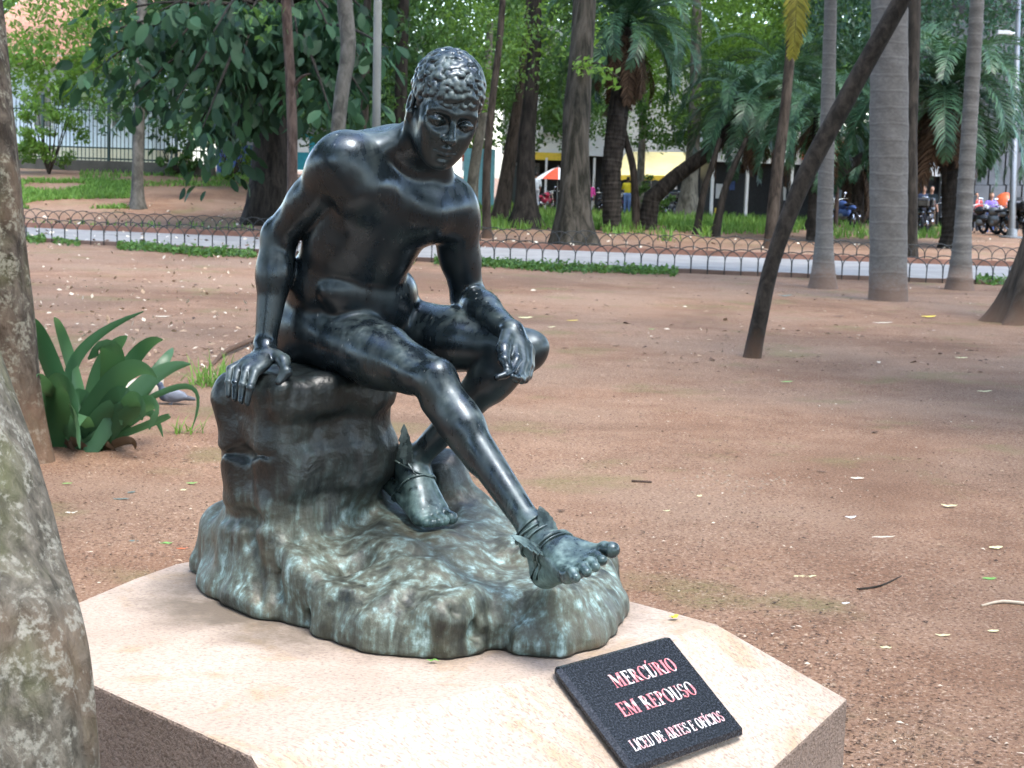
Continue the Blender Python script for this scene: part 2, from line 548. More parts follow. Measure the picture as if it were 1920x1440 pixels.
# hoop fences along both kerbs
M_IRON = flat_mat('dark grey wrought iron', (0.030, 0.034, 0.034), .55, .3, 30, .5, .4)
def hoop_mesh(span=.60, h=.47, r=.010):
    b_ = MB(); pts = [(-span / 2, 0, -.10), (-span / 2, 0, h - span / 2 * .72)]
    for i in range(1, 14):
        g = math.pi * i / 14
        pts.append((-span / 2 * math.cos(g), 0, h - span / 2 * .72 + span / 2 * .72 * math.sin(g)))
    pts += [(span / 2, 0, h - span / 2 * .72), (span / 2, 0, -.10)]
    b_.tube(pts, r, 5, up=(0, 1, 0))
    return b_.mesh('hoop', M_IRON, True)
_hm = hoop_mesh()
def hoop_fence(pts, off, label):
    P = polyline([p + np.array([0, off]) for p in pts], .30)
    root = empty('hoop_fence', (float(P[len(P) // 2][0]), float(P[len(P) // 2][1]), 0))
    tag(root, label, 'fence', 'low hoop fences beside the path')
    c0 = np.array(root.location)
    rest = MB()
    for i in range(len(P) - 2):
        q = (P[i] + P[i + 2]) / 2; d = P[i + 2] - P[i]
        if abs(q[0] / q[1]) > .335: continue
        o = link('hoop', _hm, root, (q[0] - c0[0], q[1] - c0[1] + (.006 if i % 2 else -.006), HT(*q) - c0[2] + .02 * math.sin(i * 1.7)))
        o.rotation_euler = (.03 * math.sin(i * 3.1), .025 * math.sin(i * 2.1), math.atan2(d[1], d[0]))
    return root
hoop_fence(_pn, -.12, 'low iron hoop fence along the near edge of the path')
hoop_fence(_pf, .14, 'low iron hoop fence along the far edge of the path')

# ------------------------------------------------------------------ pedestal and plaque
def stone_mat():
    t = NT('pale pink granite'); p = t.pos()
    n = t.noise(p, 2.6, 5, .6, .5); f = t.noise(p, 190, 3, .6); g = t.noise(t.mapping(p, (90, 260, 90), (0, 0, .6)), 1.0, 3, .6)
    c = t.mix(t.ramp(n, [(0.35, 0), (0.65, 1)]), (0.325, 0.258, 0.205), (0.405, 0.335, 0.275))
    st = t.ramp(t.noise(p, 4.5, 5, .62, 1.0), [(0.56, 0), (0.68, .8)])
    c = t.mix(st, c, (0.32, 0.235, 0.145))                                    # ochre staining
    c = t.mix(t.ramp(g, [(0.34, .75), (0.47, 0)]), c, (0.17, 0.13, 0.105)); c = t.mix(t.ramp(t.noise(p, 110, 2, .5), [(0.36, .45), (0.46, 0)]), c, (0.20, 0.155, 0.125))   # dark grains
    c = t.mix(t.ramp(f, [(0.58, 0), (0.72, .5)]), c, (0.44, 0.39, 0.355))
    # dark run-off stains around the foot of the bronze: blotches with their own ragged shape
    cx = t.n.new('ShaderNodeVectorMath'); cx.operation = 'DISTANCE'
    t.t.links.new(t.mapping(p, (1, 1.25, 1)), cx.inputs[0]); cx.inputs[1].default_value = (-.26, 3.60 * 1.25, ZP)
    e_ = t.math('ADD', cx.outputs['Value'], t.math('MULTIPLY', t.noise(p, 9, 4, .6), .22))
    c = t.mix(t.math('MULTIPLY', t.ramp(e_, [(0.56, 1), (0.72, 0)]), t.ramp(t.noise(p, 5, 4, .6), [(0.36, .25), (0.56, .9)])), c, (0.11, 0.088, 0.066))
    t.P(color=c, rough=.82, spec=.25, normal=t.bump(t.math('ADD', g, f), .35, .004))
    return t.m
ZP = 0.646
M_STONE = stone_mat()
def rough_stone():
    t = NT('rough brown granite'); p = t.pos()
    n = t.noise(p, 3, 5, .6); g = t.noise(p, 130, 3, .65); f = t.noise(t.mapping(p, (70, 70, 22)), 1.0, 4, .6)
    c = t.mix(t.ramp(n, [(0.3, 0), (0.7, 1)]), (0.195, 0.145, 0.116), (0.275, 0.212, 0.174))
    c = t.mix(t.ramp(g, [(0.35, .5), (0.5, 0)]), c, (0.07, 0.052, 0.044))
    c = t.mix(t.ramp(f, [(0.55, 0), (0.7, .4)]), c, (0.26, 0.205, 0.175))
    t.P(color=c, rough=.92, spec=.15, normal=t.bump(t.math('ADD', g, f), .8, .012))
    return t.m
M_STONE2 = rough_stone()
def build_pedestal():
    N1 = G(872, 1307, ZP); C_ = G(1345, 1170, ZP)
    e = nrm((C_ - N1)[:2]); n = np.array([e[1], -e[0]])
    TAN = .74
    def plane(u, v):
        """Point of the sloping facet seen at (u, v)."""
        r = ray(u, v)
        A = r[2] + TAN * (r[0] * n[0] + r[1] * n[1]); B = (ZP - CAM[2]) + TAN * ((N1[0] - CAM[0]) * n[0] + (N1[1] - CAM[1]) * n[1])
        return CAM + r * (B / A)
    A0 = G(145, 1270, ZP); F0 = G(848, 1588, ZP)
    N0 = G(470, 1417, ZP)
    top = [A0, N0, C_, np.array([.27, 3.70, ZP]), np.array([-.08, 4.28, ZP]), np.array([-.56, 4.16, ZP]), np.array([-.80, 3.88, ZP]), G(250, 1085, ZP), G(120, 1140, ZP)]
    B_ = plane(1590, 1310)
    F1 = np.array([F0[0], F0[1], ZP - TAN * ((F0 - N1)[:2] @ n)])
    rim = [A0, N0, F1, B_] + top[2:]                     # outline of the whole block, seen from above
    k = len(rim); root = MB()
    root.add([tuple(p) for p in rim] + [(*p[:2], -.05) for p in rim],
             [tuple([0, 1] + list(range(4, k))), (1, 2, 3, 4), tuple(reversed(range(k, 2 * k)))] + [(i, k + i, k + (i + 1) % k, (i + 1) % k) for i in range(k)])
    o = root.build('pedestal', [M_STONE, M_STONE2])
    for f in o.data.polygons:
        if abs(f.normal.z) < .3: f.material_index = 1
    tag(o, 'pale pink granite pedestal block carrying the bronze statue', 'pedestal')
    md = o.modifiers.new('bevel', 'BEVEL'); md.width = .006; md.segments = 2; md.limit_method = 'ANGLE'
    return plane, e, n, TAN, N1
def lerp_(a, b, t): return a + (b - a) * t
PLANE, PE, PNn, PTAN, PN1 = build_pedestal()

# serif capitals as outlines: thick and thin strokes with small serifs
def glyph(ch):
    """Polygons of a letter on a unit-high em; returns (polys, width)."""
    T, t_, s = .17, .06, .055                    # stem, hairline, serif height
    P = []
    def R(x0, y0, x1, y1): P.append([(x0, y0), (x1, y0), (x1, y1), (x0, y1)])
    def L(x0, y0, x1, y1, w0):                   # slanted stroke of horizontal width w0
        P.append([(x0, y0), (x0 + w0, y0), (x1 + w0, y1), (x1, y1)])
    def stem(x, w=T, top=True, bot=True):
        R(x, 0, x + w, 1)
        if bot: R(x - .06, 0, x + w + .06, s)
        if top: R(x - .06, 1 - s, x + w + .06, 1)
    def arc(cx, cy, rx, ry, a0, a1, wt, n=14):
        """Bowl, thick at the sides and thin at top and bottom."""
        out, inn = [], []
        for i in range(n + 1):
            g = math.radians(a0 + (a1 - a0) * i / n); c, q = math.cos(g), math.sin(g)
            w = t_ + (wt - t_) * abs(c) ** 1.3
            out.append((cx + rx * c, cy + ry * q)); inn.append((cx + (rx - w) * c, cy + (ry - w * .75) * q))
        for i in range(n): P.append([out[i], out[i + 1], inn[i + 1], inn[i]])
    base, acc = {'Ú': ('U', 1), 'Í': ('I', 1)}.get(ch, (ch, 0))
    w = .6
    if base == 'I': stem(.08); w = .33
    elif base == 'E' or base == 'F' or base == 'L':
        stem(.08, top=base != 'L' or True, bot=True); x1 = .56
        if base != 'L': R(.2, 1 - t_, x1, 1); R(x1 - .05, .80, x1, 1); R(.2, .49, .46, .49 + t_); R(.42, .40, .46, .64)
        if base != 'F': R(.2, 0, x1 + .03, t_); R(x1 - .02, 0, x1 + .03, .22)
        w = .66 if base != 'F' else .60
    elif base == 'T': stem(.22, top=False); R(0, 1 - t_, .61, 1); R(0, .78, .05, 1); R(.56, .78, .61, 1); w = .64
    elif base == 'M':
        R(.06, 0, .06 + t_, 1); R(0, 0, .18, s); R(0, 1 - s, .16, 1); L(.40, 0, .06, 1, T); L(.42, 0, .70, 1, t_)
        R(.72, 0, .72 + T, 1); R(.66, 0, .95, s); R(.74, 1 - s, .95, 1); w = 1.0
    elif base == 'A': L(.05, 0, .31, 1, t_); L(.50, 0, .28, 1, T); R(.16, .30, .56, .30 + t_); R(0, 0, .18, s); R(.44, 0, .74, s); w = .75
    elif base == 'U': stem(.08, bot=False); R(.56, .3, .56 + t_, 1); R(.50, 1 - s, .68, 1); arc(.35, .30, .27, .31, 180, 360, .11); w = .72
    elif base == 'O': arc(.38, .5, .37, .52, 0, 360, T, 28); w = .78
    elif base == 'C': arc(.38, .5, .37, .52, 40, 320, T, 24); R(.60, .70, .65, .96); R(.60, .06, .65, .22); w = .70
    elif base == 'D': stem(.08); arc(.20, .5, .46, .5, -90, 90, T, 18); w = .72
    elif base == 'P': stem(.08); arc(.22, .73, .34, .27, -90, 90, .15, 14); R(.2, .46, .26, .46 + t_); w = .60
    elif base == 'R': stem(.08); arc(.22, .74, .32, .26, -90, 90, .15, 14); L(.52, 0, .26, .50, T); R(.50, 0, .76, s); w = .72
    elif base == 'S': arc(.28, .75, .25, .27, 30, 270, .13, 16); arc(.28, .25, .26, .27, -150, 90, .15, 16); R(.46, .72, .50, .96); R(.03, .04, .07, .28); w = .58
    elif base == 'V': L(.32, 0, .02, 1, T); L(.38, 0, .62, 1, t_); R(-.03, 1 - s, .24, 1); R(.55, 1 - s, .74, 1); w = .70
    if acc:
        x = w * .42; P.append([(x, 1.06), (x + .09, 1.06), (x + .22, 1.27), (x + .08, 1.27)])
    return P, w
def letter_mesh(ch, h, depth, mat, squeeze=.80):
    polys, w = glyph(ch); b_ = MB()
    for i, poly in enumerate(polys):
        z = depth + .00002 * i
        k = len(poly)
        pts = [(x * h * squeeze, y * h) for x, y in poly]
        b_.add([(x, y, -depth) for x, y in pts] + [(x, y, z) for x, y in pts],
               [tuple(range(k, 2 * k))] + [(j_, (j_ + 1) % k, k + (j_ + 1) % k, k + j_) for j_ in range(k)])
    return b_.mesh('letter', mat), w * h * squeeze

def build_plaque():
    t = NT('black granite'); p = t.obj()
    n = t.noise(p, 240, 3, .6); v = t.voro(p, 210)
    c = t.mix(t.ramp(n, [(0.45, 0), (0.70, 1)]), (0.010, 0.012, 0.016), (0.034, 0.040, 0.050))
    c = t.mix(t.ramp(v, [(0.0, .35), (0.14, 0)]), c, (0.09, 0.10, 0.12))
    t.P(color=c, rough=t.ramp(n, [(0.3, .16), (0.7, .34)]), spec=.5)
    slope = t.m
    tl, tr, br = PLANE(1030, 1262), PLANE(1245, 1203), PLANE(1388, 1385)
    up3 = nrm(np.array([PNn[0] * PTAN, PNn[1] * PTAN, 1.0]))         # facet's normal
    ex = nrm(tr - tl); ey = np.cross(up3, ex)
    wd = float(np.linalg.norm(tr - tl)); hg = float(-(br - tr) @ ey)
    th = .024
    root = empty('plaque', tuple((tl + tr) / 2 - ey * hg / 2))
    M4 = Matrix(((ex[0], ey[0], up3[0], 0), (ex[1], ey[1], up3[1], 0), (ex[2], ey[2], up3[2], 0), (0, 0, 0, 1)))
    root.rotation_euler = M4.to_euler()
    tag(root, 'black granite plaque with white capital lettering on the pedestal', 'plaque')
    sh = -th * .6
    b_ = MB(); b_.box((0, 0, th / 2 + .001), (wd, hg, th))
    slab = b_.build('slab', slope, root)
    md = slab.modifiers.new('bevel', 'BEVEL'); md.width = .009; md.segments = 1
    # painted letters, worn: white with flakes of old red paint
    tt = NT('worn white and red lettering'); q = tt.pos()
    nn = tt.noise(q, 120, 4, .6); n2 = tt.noise(q, 38, 3, .5)
    cc = tt.mix(tt.ramp(tt.math('ADD', tt.math('MULTIPLY', nn, .4), tt.math('MULTIPLY', n2, .6)), [(0.46, 0), (0.56, 1)]), (0.72, 0.70, 0.68), (0.62, 0.30, 0.32))
    tt.P(color=cc, rough=.6, spec=.3)
    cache = {}
    t3 = NT('worn red and white lettering'); q3 = t3.pos(); n3_ = t3.noise(q3, 45, 3, .5)
    t3.P(color=t3.mix(t3.ramp(n3_, [(0.42, 0), (0.50, 1)]), (0.70, 0.66, 0.64), (0.56, 0.17, 0.19)), rough=.6, spec=.3)
    def line(text, x0, x1, y, h, mt):
        adv = 0; items = []
        for ch in text:
            if ch == ' ': adv += .30 * h; continue
            if (ch, h) not in cache: cache[(ch, h)] = letter_mesh(ch, h, .0006, mt)
            me, w = cache[(ch, h)]; items.append((me, adv)); adv += w * 1.05
        sc = (x1 - x0) / adv
        for me, ax in items:
            o = link('letter', me, root, (x0 + ax * sc, y, th + .0012)); o.scale = (sc, 1, 1)
    line('MERCÚRIO', -.20 * wd, .355 * wd, .17 * hg, .125 * hg, t3.m)
    line('EM REPOUSO', -.30 * wd, .36 * wd, -.075 * hg, .125 * hg, t3.m)
    line('LICEU DE ARTES E OFÍCIOS', -.40 * wd, .40 * wd, -.36 * hg, .095 * hg, tt.m)
    return root
plaque = build_plaque()
# ------------------------------------------------------------------ the bronze statue


def vnoise(x, y, z, seed=0):
    """Value noise of broadcastable float arrays, range about -1..1."""
    xi, yi, zi = np.floor(x).astype(np.int64), np.floor(y).astype(np.int64), np.floor(z).astype(np.int64)
    fx, fy, fz = x - xi, y - yi, z - zi
    fx, fy, fz = (t * t * t * (t * (t * 6 - 15) + 10) for t in (fx, fy, fz))
    def h(i, j, k):
        n = (i * 374761393 + j * 668265263 + k * 2147483647 + seed * 974711) & 0x7fffffff
        n = ((n ^ (n >> 13)) * 1274126177) & 0x7fffffff
        return ((n ^ (n >> 16)) & 0xffff) / 32767.5 - 1.0
    r = 0
    for a in (0, 1):
        for b in (0, 1):
            for c in (0, 1):
                w = (fx if a else 1 - fx) * (fy if b else 1 - fy) * (fz if c else 1 - fz)
                r = r + w * h(xi + a, yi + b, zi + c)
    return r

J = dict(                       # joints: where they are seen and how far away they are
    pelvis=(652, 588, 3.735), waist=(641, 506, 3.655), chest=(702, 400, 3.56), neck=(762, 288, 3.52),
    rhip=(606, 620, 3.67), lhip=(722, 616, 3.79), rknee=(815, 712, 3.40), lknee=(988, 655, 3.56),
    rank=(1003, 1000, 3.27), lank=(778, 862, 3.72),
    rsh=(645, 300, 3.44), lsh=(843, 386, 3.60), relb=(525, 441, 3.57), lelb=(878, 560, 3.72),
    rwr=(497, 648, 3.56), lwr=(960, 622, 3.50))
J = {k: W(*v) for k, v in J.items()}
FB = nrm([0.72, -0.69, 0]); RB = np.array([FB[1], -FB[0], 0])       # body's forward and right
ZZ = np.array([0, 0, 1.0])
if 'DEBUG_J' in globals():
    for a, b in (('rhip', 'rknee'), ('lhip', 'lknee'), ('rknee', 'rank'), ('lknee', 'lank'), ('rsh', 'relb'), ('lsh', 'lelb'),
                 ('relb', 'rwr'), ('lelb', 'lwr'), ('rsh', 'lsh'), ('rhip', 'lhip'), ('pelvis', 'neck')):
        print('LEN', a, b, round(float(np.linalg.norm(J[a] - J[b])), 3))

# head frame
_hy, _hp, _hr = math.radians(15), math.radians(30), math.radians(9)
HF = -_F * math.cos(_hy) * math.cos(_hp) + _R * math.sin(_hy) * math.cos(_hp) - _U * math.sin(_hp)
_hu = _U * math.cos(_hr) + _R * math.sin(_hr)
HU = nrm(_hu - HF * (_hu @ HF)); HR = np.cross(HF, HU)
HC = W(836, 197, 3.385)
HM = np.stack([HR, HF, HU], 1)
HS = 0.96
def hp(r, f, u): return HC + (HR * r + HF * f + HU * u) * HS

def lerp(a, b, t): return a + (b - a) * t

def fill_body(S):
    """Writes the whole figure into the field S."""
    j = J
    T = S                                       # torso and head
    # pelvis, belly, chest
    up_p = nrm(j['waist'] - j['pelvis']); Mp = frame(RB, up_p)
    T.ell(j['pelvis'] + ZZ * 0.005, (.158, .112, .115), Mp, .03)
    T.ell(lerp(j['pelvis'], j['waist'], .62) - FB * .006, (.130, .094, .085), Mp, .035)
    up_c = nrm(j['neck'] - j['waist']); sh = nrm(j['rsh'] - j['lsh']); Mc = frame(sh, up_c)
    fc = Mc[:, 1] if Mc[:, 1] @ FB > 0 else -Mc[:, 1]     # chest's forward
    T.ell(lerp(j['waist'], j['chest'], .30) + fc * .004, (.115, .096, .10), Mc, .04)
    T.ell(j['chest'] - fc * .012, (.132, .104, .158), Mc, .03)
    T.ell(lerp(j['chest'], j['neck'], .55) - fc * .025, (.13, .08, .09), Mc, .03)
    # shoulder girdle, trapezius, collar bones
    T.cone(j['rsh'] - sh * .02, j['neck'] - fc * .035 - up_c * .03, .05, .055, .04)
    T.cone(j['lsh'] + sh * .02, j['neck'] - fc * .035 - up_c * .03, .05, .055, .04)
    for s, q in ((1, 'rsh'), (-1, 'lsh')):
        T.cone(j[q] - sh * s * .035 + up_c * .028, hp(s * .012, -.055, -.09), .024, .031, .035)
        T.cone(j['neck'] + fc * .05 - up_c * .015 + sh * s * .016, j[q] + up_c * .036 - sh * s * .02 + fc * .012, .011, .012, .016)
        # chest muscles
        pc = lerp(j['chest'], j['neck'], .36) + fc * .068 + sh * s * .068
        T.ell(pc, (.074, .030, .060), Mc, .04)
        T.cone(pc + sh * s * .015 + up_c * .016, j[q] - sh * s * .01 + fc * .004, .034, .040, .05)
        # ribs' edge and flank
        T.ell(lerp(j['waist'], j['chest'], .55) + sh * s * .074 + fc * .03, (.046, .05, .09), Mc, .035)
        T.ell(lerp(j['pelvis'], j['waist'], .72) + RB * s * .096 + FB * .008, (.042, .066, .056), Mp, .035)
        # shoulder blade
        T.ell(lerp(j['chest'], j['neck'], .3) - fc * .085 + sh * s * .075, (.055, .03, .075), Mc, .03)
    T.ell(lerp(j['waist'], j['chest'], .46) + fc * .070, (.080, .034, .080), Mc, .04)
    T.ell(lerp(j['waist'], j['chest'], .36) + fc * .054, (.106, .052, .046), Mc, .012)       # abdomen
    T.ell(lerp(j['pelvis'], j['waist'], .62) + FB * .080, (.134, .064, .066), Mp, .010)
    T.ell(lerp(j['pelvis'], j['waist'], .25) + FB * .098, (.120, .050, .056), Mp, .03)
    T.ell(lerp(j['pelvis'], j['waist'], .05) + FB * .105, (.095, .045, .050), Mp, .03)       # lower belly
    # neck
    T.cone(j['neck'] - fc * .018 - up_c * .02, hp(0, -.022, -.075), .056, .050, .03)
    for s in (1, -1):
        T.cone(j['neck'] + fc * .042 - up_c * .012 + sh * s * .012, hp(s * .058, -.012, -.052), .013, .016, .016)
    # head
    def e(c, r, k=.012, op='add'): T.ell(hp(*c), np.array(r) * HS, HM, k, op)
    def c2(a, b, ra, rb, k=.008, op='add'): T.cone(hp(*a), hp(*b), ra * HS, rb * HS, k, op)
    e((0, -.014, .030), (.070, .090, .080), .02)
    e((0, .030, -.026), (.0565, .058, .081), .03)
    e((0, .038, -.074), (.042, .045, .038), .025)
    e((0, .074, -.100), (.019, .015, .016), .014)
    for s in (1, -1):
        c2((s * .046, .0, -.052), (s * .016, .060, -.098), .014, .012, .034)          # jaw line
        e((s * .038, .058, -.024), (.018, .021, .020), .03)                          # cheek bone
        e((s * .022, .064, -.058), (.022, .020, .026), .03)                           # cheek by the mouth
        c2((s * .008, .087, .012), (s * .046, .071, .008), .0058, .0065, .018)         # brow
        e((s * .031, .0945, -.009), (.020, .015, .0115), .022, 'sub')                  # eye socket
    e((0, .054, .036), (.050, .025, .034), .02)                                       # forehead
    c2((0, .086, .004), (0, .112, -.036), .0062, .0085, .010)                         # nose
    e((0, .112, -.040), (.0090, .0085, .0085), .008)
    for s in (1, -1):
        e((s * .0105, .099, -.043), (.0062, .0095, .0066), .007)
        e((s * .0062, .108, -.0515), (.0030, .0042, .0028), .002, 'sub')
        e((s * .031, .0735, -.011), (.0145, .0135, .0135), .002)                      # eyeball
        c2((s * .018, .083, -.0100), (s * .031, .0880, -.0065), .0030, .0040, .003)   # upper lid
        c2((s * .031, .0880, -.0065), (s * .046, .0755, -.0105), .0040, .0030, .003)
        c2((s * .018, .082, -.0125), (s * .031, .0845, -.0180), .0018, .0020, .003)   # lower lid
        c2((s * .031, .0845, -.0180), (s * .046, .0745, -.0120), .0020, .0018, .003)
        c2((s * .0005, .0945, -.0640), (s * .022, .0845, -.0690), .0052, .0034, .006)  # upper lip
        c2((s * .0005, .0920, -.0770), (s * .019, .0840, -.0735), .0064, .0038, .006)  # lower lip
        c2((0, .1000, -.0702), (s * .025, .0880, -.0708), .0018, .0012, .003, 'sub')  # mouth line
        # ear
        e((s * .074, -.008, -.014), (.0075, .019, .031), .006)
        e((s * .081, -.003, -.010), (.0060, .009, .017), .004, 'sub')
        c2((s * .073, .006, -.030), (s * .072, .004, -.043), .008, .0075, .005)
    e((0, .0945, -.0875), (.014, .006, .004), .008, 'sub')                             # under the lip
    # ---- arms
    A = S.clone()
    def arm(s, q, kk):
        sh_, el, wr = j[s + 'sh'], j[s + 'elb'], j[s + 'wr']
        d = nrm(el - sh_); fd = nrm(wr - el)
        hinge = nrm(np.cross(d, fd)); flex = nrm(np.cross(hinge, d))
        if flex @ fd < 0: flex = -flex
        out = (sh if s == 'r' else -sh)
        A.ell(sh_ + out * .008 + d * .025, (.058, .056, .075), frame(np.cross(d, [.3, .5, .1]), -d), .02)
        A.cone(sh_, lerp(sh_, el, .55), .050, .042, .02)
        A.cone(lerp(sh_, el, .5), el, .042, .038, .025)
        A.cone(lerp(sh_, el, .32) + flex * .014, lerp(sh_, el, .78) + flex * .010, .029, .024, .015)      # biceps
        A.cone(lerp(sh_, el, .25) - flex * .016, lerp(sh_, el, .74) - flex * .010, .028, .021, .015)      # triceps
        A.ell(el - flex * .012, (.027, .027, .031), None, .014)
        A.cone(el, lerp(el, wr, .35), .034, .0385, .02)
        A.cone(lerp(el, wr, .3), wr, .038, .0225, .02)
        A.cone(lerp(el, wr, .04) + hinge * .013, lerp(el, wr, .45) + hinge * .010, .026, .022, .016)
        A.cone(lerp(el, wr, .06) - hinge * .012, lerp(el, wr, .5) - hinge * .008, .024, .019, .016)
        A.ell(wr, (.024, .024, .022), None, .012)
    arm('r', 0, 0); arm('l', 0, 0)
    # right hand: flat on the rock, fingers bent over its edge
    rw = j['rwr']
    H = lambda u, v, d: W(u, v, d)
    kn = [H(478, 699, 3.475), H(462, 694, 3.485), H(447, 692, 3.505), H(433, 693, 3.53)]
    mid = [H(469, 727, 3.445), H(455, 722, 3.455), H(441, 719, 3.475), H(429, 717, 3.50)]
    tip = [H(463, 757, 3.445), H(451, 753, 3.45), H(440, 748, 3.465), H(428, 741, 3.49)]
    base = [H(508, 668, 3.53), H(500, 664, 3.535), H(491, 664, 3.55), H(485, 668, 3.57)]
    for i in range(4):
        A.cone(rw + (base[i] - rw) * .3, base[i], .017, .014, .012)
        A.cone(base[i], kn[i], .0145, .0105, .008)
        A.cone(kn[i], mid[i], .0100, .0082, .003)
        A.cone(mid[i], tip[i], .0083, .0062, .003)
        A.ell(mid[i], (.0089, .0089, .0085), None, .002)
    A.ell(lerp(base[1], kn[1], .55), (.030, .034, .013), frame(kn[1] - base[1], [0, -.3, 1]), .012)
    th = [H(512, 664, 3.54), H(531, 676, 3.50), H(537, 697, 3.475), H(523, 716, 3.465)]
    A.chain(th, [.016, .0145, .0125, .0085], .006)
    # left hand: hanging relaxed over the knee, palm turned to the viewer
    lw = j['lwr']
    pb = [H(963, 645, 3.475), H(976, 648, 3.48), H(986, 654, 3.49), H(990, 662, 3.505)]
    k1 = [H(968, 676, 3.430), H(981, 680, 3.44), H(989, 684, 3.452), H(993, 688, 3.468)]
    k2 = [H(958, 697, 3.405), H(976, 702, 3.405), H(985, 704, 3.425), H(990, 705, 3.445)]
    k3 = [H(946, 703, 3.385), H(969, 711, 3.375), H(978, 713, 3.395), H(984, 712, 3.42)]
    k4 = [H(931, 708, 3.375), H(960, 705, 3.352), H(970, 706, 3.372), H(978, 704, 3.40)]
    for i in range(4):
        A.cone(lw, pb[i], .018, .0145, .012)
        A.cone(pb[i], k1[i], .0150, .0112, .007)
        A.cone(k1[i], k2[i], .0105, .0090, .003)
        A.cone(k2[i], k3[i], .0090, .0080, .003)
        A.cone(k3[i], k4[i], .0080, .0062, .003)
    A.chain([H(951, 632, 3.475), H(944, 655, 3.435), H(945, 675, 3.41), H(950, 689, 3.40)], [.017, .0155, .0115, .0080], .008)
    # ---- legs
    L = S.clone()
    def leg(s):
        hip, kn_, an = j[s + 'hip'], j[s + 'knee'], j[s + 'ank']
        d = nrm(kn_ - hip); sd = nrm(an - kn_)
        hinge = nrm(np.cross(d, sd)); front = nrm(np.cross(hinge, d))
        if front @ sd > 0: front = -front              # away from the bend
        fs = nrm(np.cross(hinge, sd))
        if fs @ d < 0: fs = -fs                        # shin's front
        L.cone(hip - d * .01, lerp(hip, kn_, .55), .079, .066, .03)
        L.cone(lerp(hip, kn_, .5), kn_, .065, .044, .03)
        L.cone(lerp(hip, kn_, .22) + front * .012, lerp(hip, kn_, .80) + front * .010, .052, .036, .02)
        L.cone(lerp(hip, kn_, .15) - front * .026, lerp(hip, kn_, .8) - front * .010, .056, .034, .025)
        L.ell(lerp(hip, kn_, .86) + hinge * .024 + front * .006, (.026, .026, .036), frame(np.cross(d, [.2, .4, .7]), d), .018)
        L.ell(lerp(hip, kn_, .88) - hinge * .024 + front * .006, (.024, .024, .034), frame(np.cross(d, [.2, .4, .7]), d), .018)
        kc = kn_ + nrm(front + fs) * .024
        L.ell(kc, (.027, .027, .024), None, .016)
        L.cone(kn_ + sd * .01, lerp(kn_, an, .30), .040, .040, .025)
        L.cone(lerp(kn_, an, .26) - fs * .006, an, .040, .0265, .025)
        L.cone(lerp(kn_, an, .10) - fs * .026 + hinge * .010, lerp(kn_, an, .55) - fs * .024 + hinge * .006, .031, .021, .018)
        L.cone(lerp(kn_, an, .10) - fs * .026 - hinge * .012, lerp(kn_, an, .50) - fs * .022 - hinge * .008, .030, .021, .018)
        L.cone(kn_ + sd * .05 + fs * .008, lerp(kn_, an, .9) + fs * .004, .023, .019, .012)
        for q in (1, -1):
            L.ell(an + hinge * q * .025, (.014, .014, .014), None, .010)
        return d, sd, hinge, fs
    leg('r'); leg('l')
    for s, q in ((1, 'rhip'), (-1, 'lhip')):                       # seat muscles
        L.ell(j[q] - FB * .058 + RB * s * .008 - ZZ * .010, (.080, .080, .092), None, .04)
        L.ell(j[q] + RB * s * .045 + ZZ * .012, (.045, .062, .062), frame(RB, ZZ), .03)
    # right foot: heel on the rock, toes lifted
    ra = j['rank']
    heel = H(1024, 1073, 3.262)
    L.cone(ra + ZZ * .01, heel, .031, .030, .016)
    bR = [H(1117, 1040, 3.185), H(1105, 1052, 3.165), H(1094, 1061, 3.15), H(1080, 1070, 3.14), H(1064, 1078, 3.135)]
    for i, b in enumerate(bR):
        L.cone(lerp(ra, heel, .15), b, .030, (.020, .016, .015, .0145, .015)[i], .014)
        L.cone(heel, b, .024, .014, .014)
    m1 = [H(1133, 1029, 3.172), H(1119, 1043, 3.145), H(1107, 1053, 3.128), H(1092, 1063, 3.118), H(1073, 1073, 3.112)]
    t1 = [H(1147, 1031, 3.163), H(1129, 1051, 3.130), H(1116, 1063, 3.112), H(1100, 1073, 3.105), H(1079, 1083, 3.102)]
    for i in range(5):
        r0 = (.0150, .0105, .0102, .0100, .0105)[i]
        L.cone(bR[i], m1[i], r0 * 1.15, r0 * .98, .006)
        L.cone(m1[i], t1[i], r0, r0 * .86, .003)
        L.ell(t1[i], np.array((1, 1, 1)) * r0 * (1.08 if i == 0 else .98), None, .003)
    # left foot: on its toes, heel raised
    la = j['lank']; lheel = H(722, 886, 3.79)
    L.cone(la, lheel, .032, .028, .018)
    bL = [H(824, 957, 3.665), H(815, 962, 3.65), H(805, 966, 3.64), H(795, 969, 3.632), H(785, 970, 3.63)]
    for i, b in enumerate(bL):
        L.cone(lerp(la, lheel, .2), b, .033, (.021, .0165, .0155, .015, .015)[i], .016)
        L.cone(lheel, b, .024, .014, .014)
    tL = [H(846, 971, 3.64), H(834, 976, 3.615), H(822, 979, 3.605), H(810, 981, 3.602), H(798, 980, 3.605)]
    for i in range(5):
        r0 = (.0145, .0105, .0102, .0100, .0100)[i]
        L.cone(bL[i], tL[i], r0 * 1.1, r0 * .9, .004)
        L.ell(tL[i], np.array((1, 1, 1)) * r0 * 1.02, None, .003)
    # join: soft at shoulders and hips, crisp where a hand or forearm only rests on the thigh
    X, Y, Z = S.grid((slice(None),) * 3)
    def near(p, r0, r1):
        dd = np.sqrt((X - p[0]) ** 2 + (Y - p[1]) ** 2 + (Z - p[2]) ** 2)
        return np.clip((r1 - dd) / (r1 - r0), 0, 1)
    ka = .004 + .036 * np.maximum(near(j['rsh'], .06, .14), near(j['lsh'], .06, .14))
    T.merge(A, ka.astype(np.float32))
    pc_ = j['pelvis'] + FB * .02
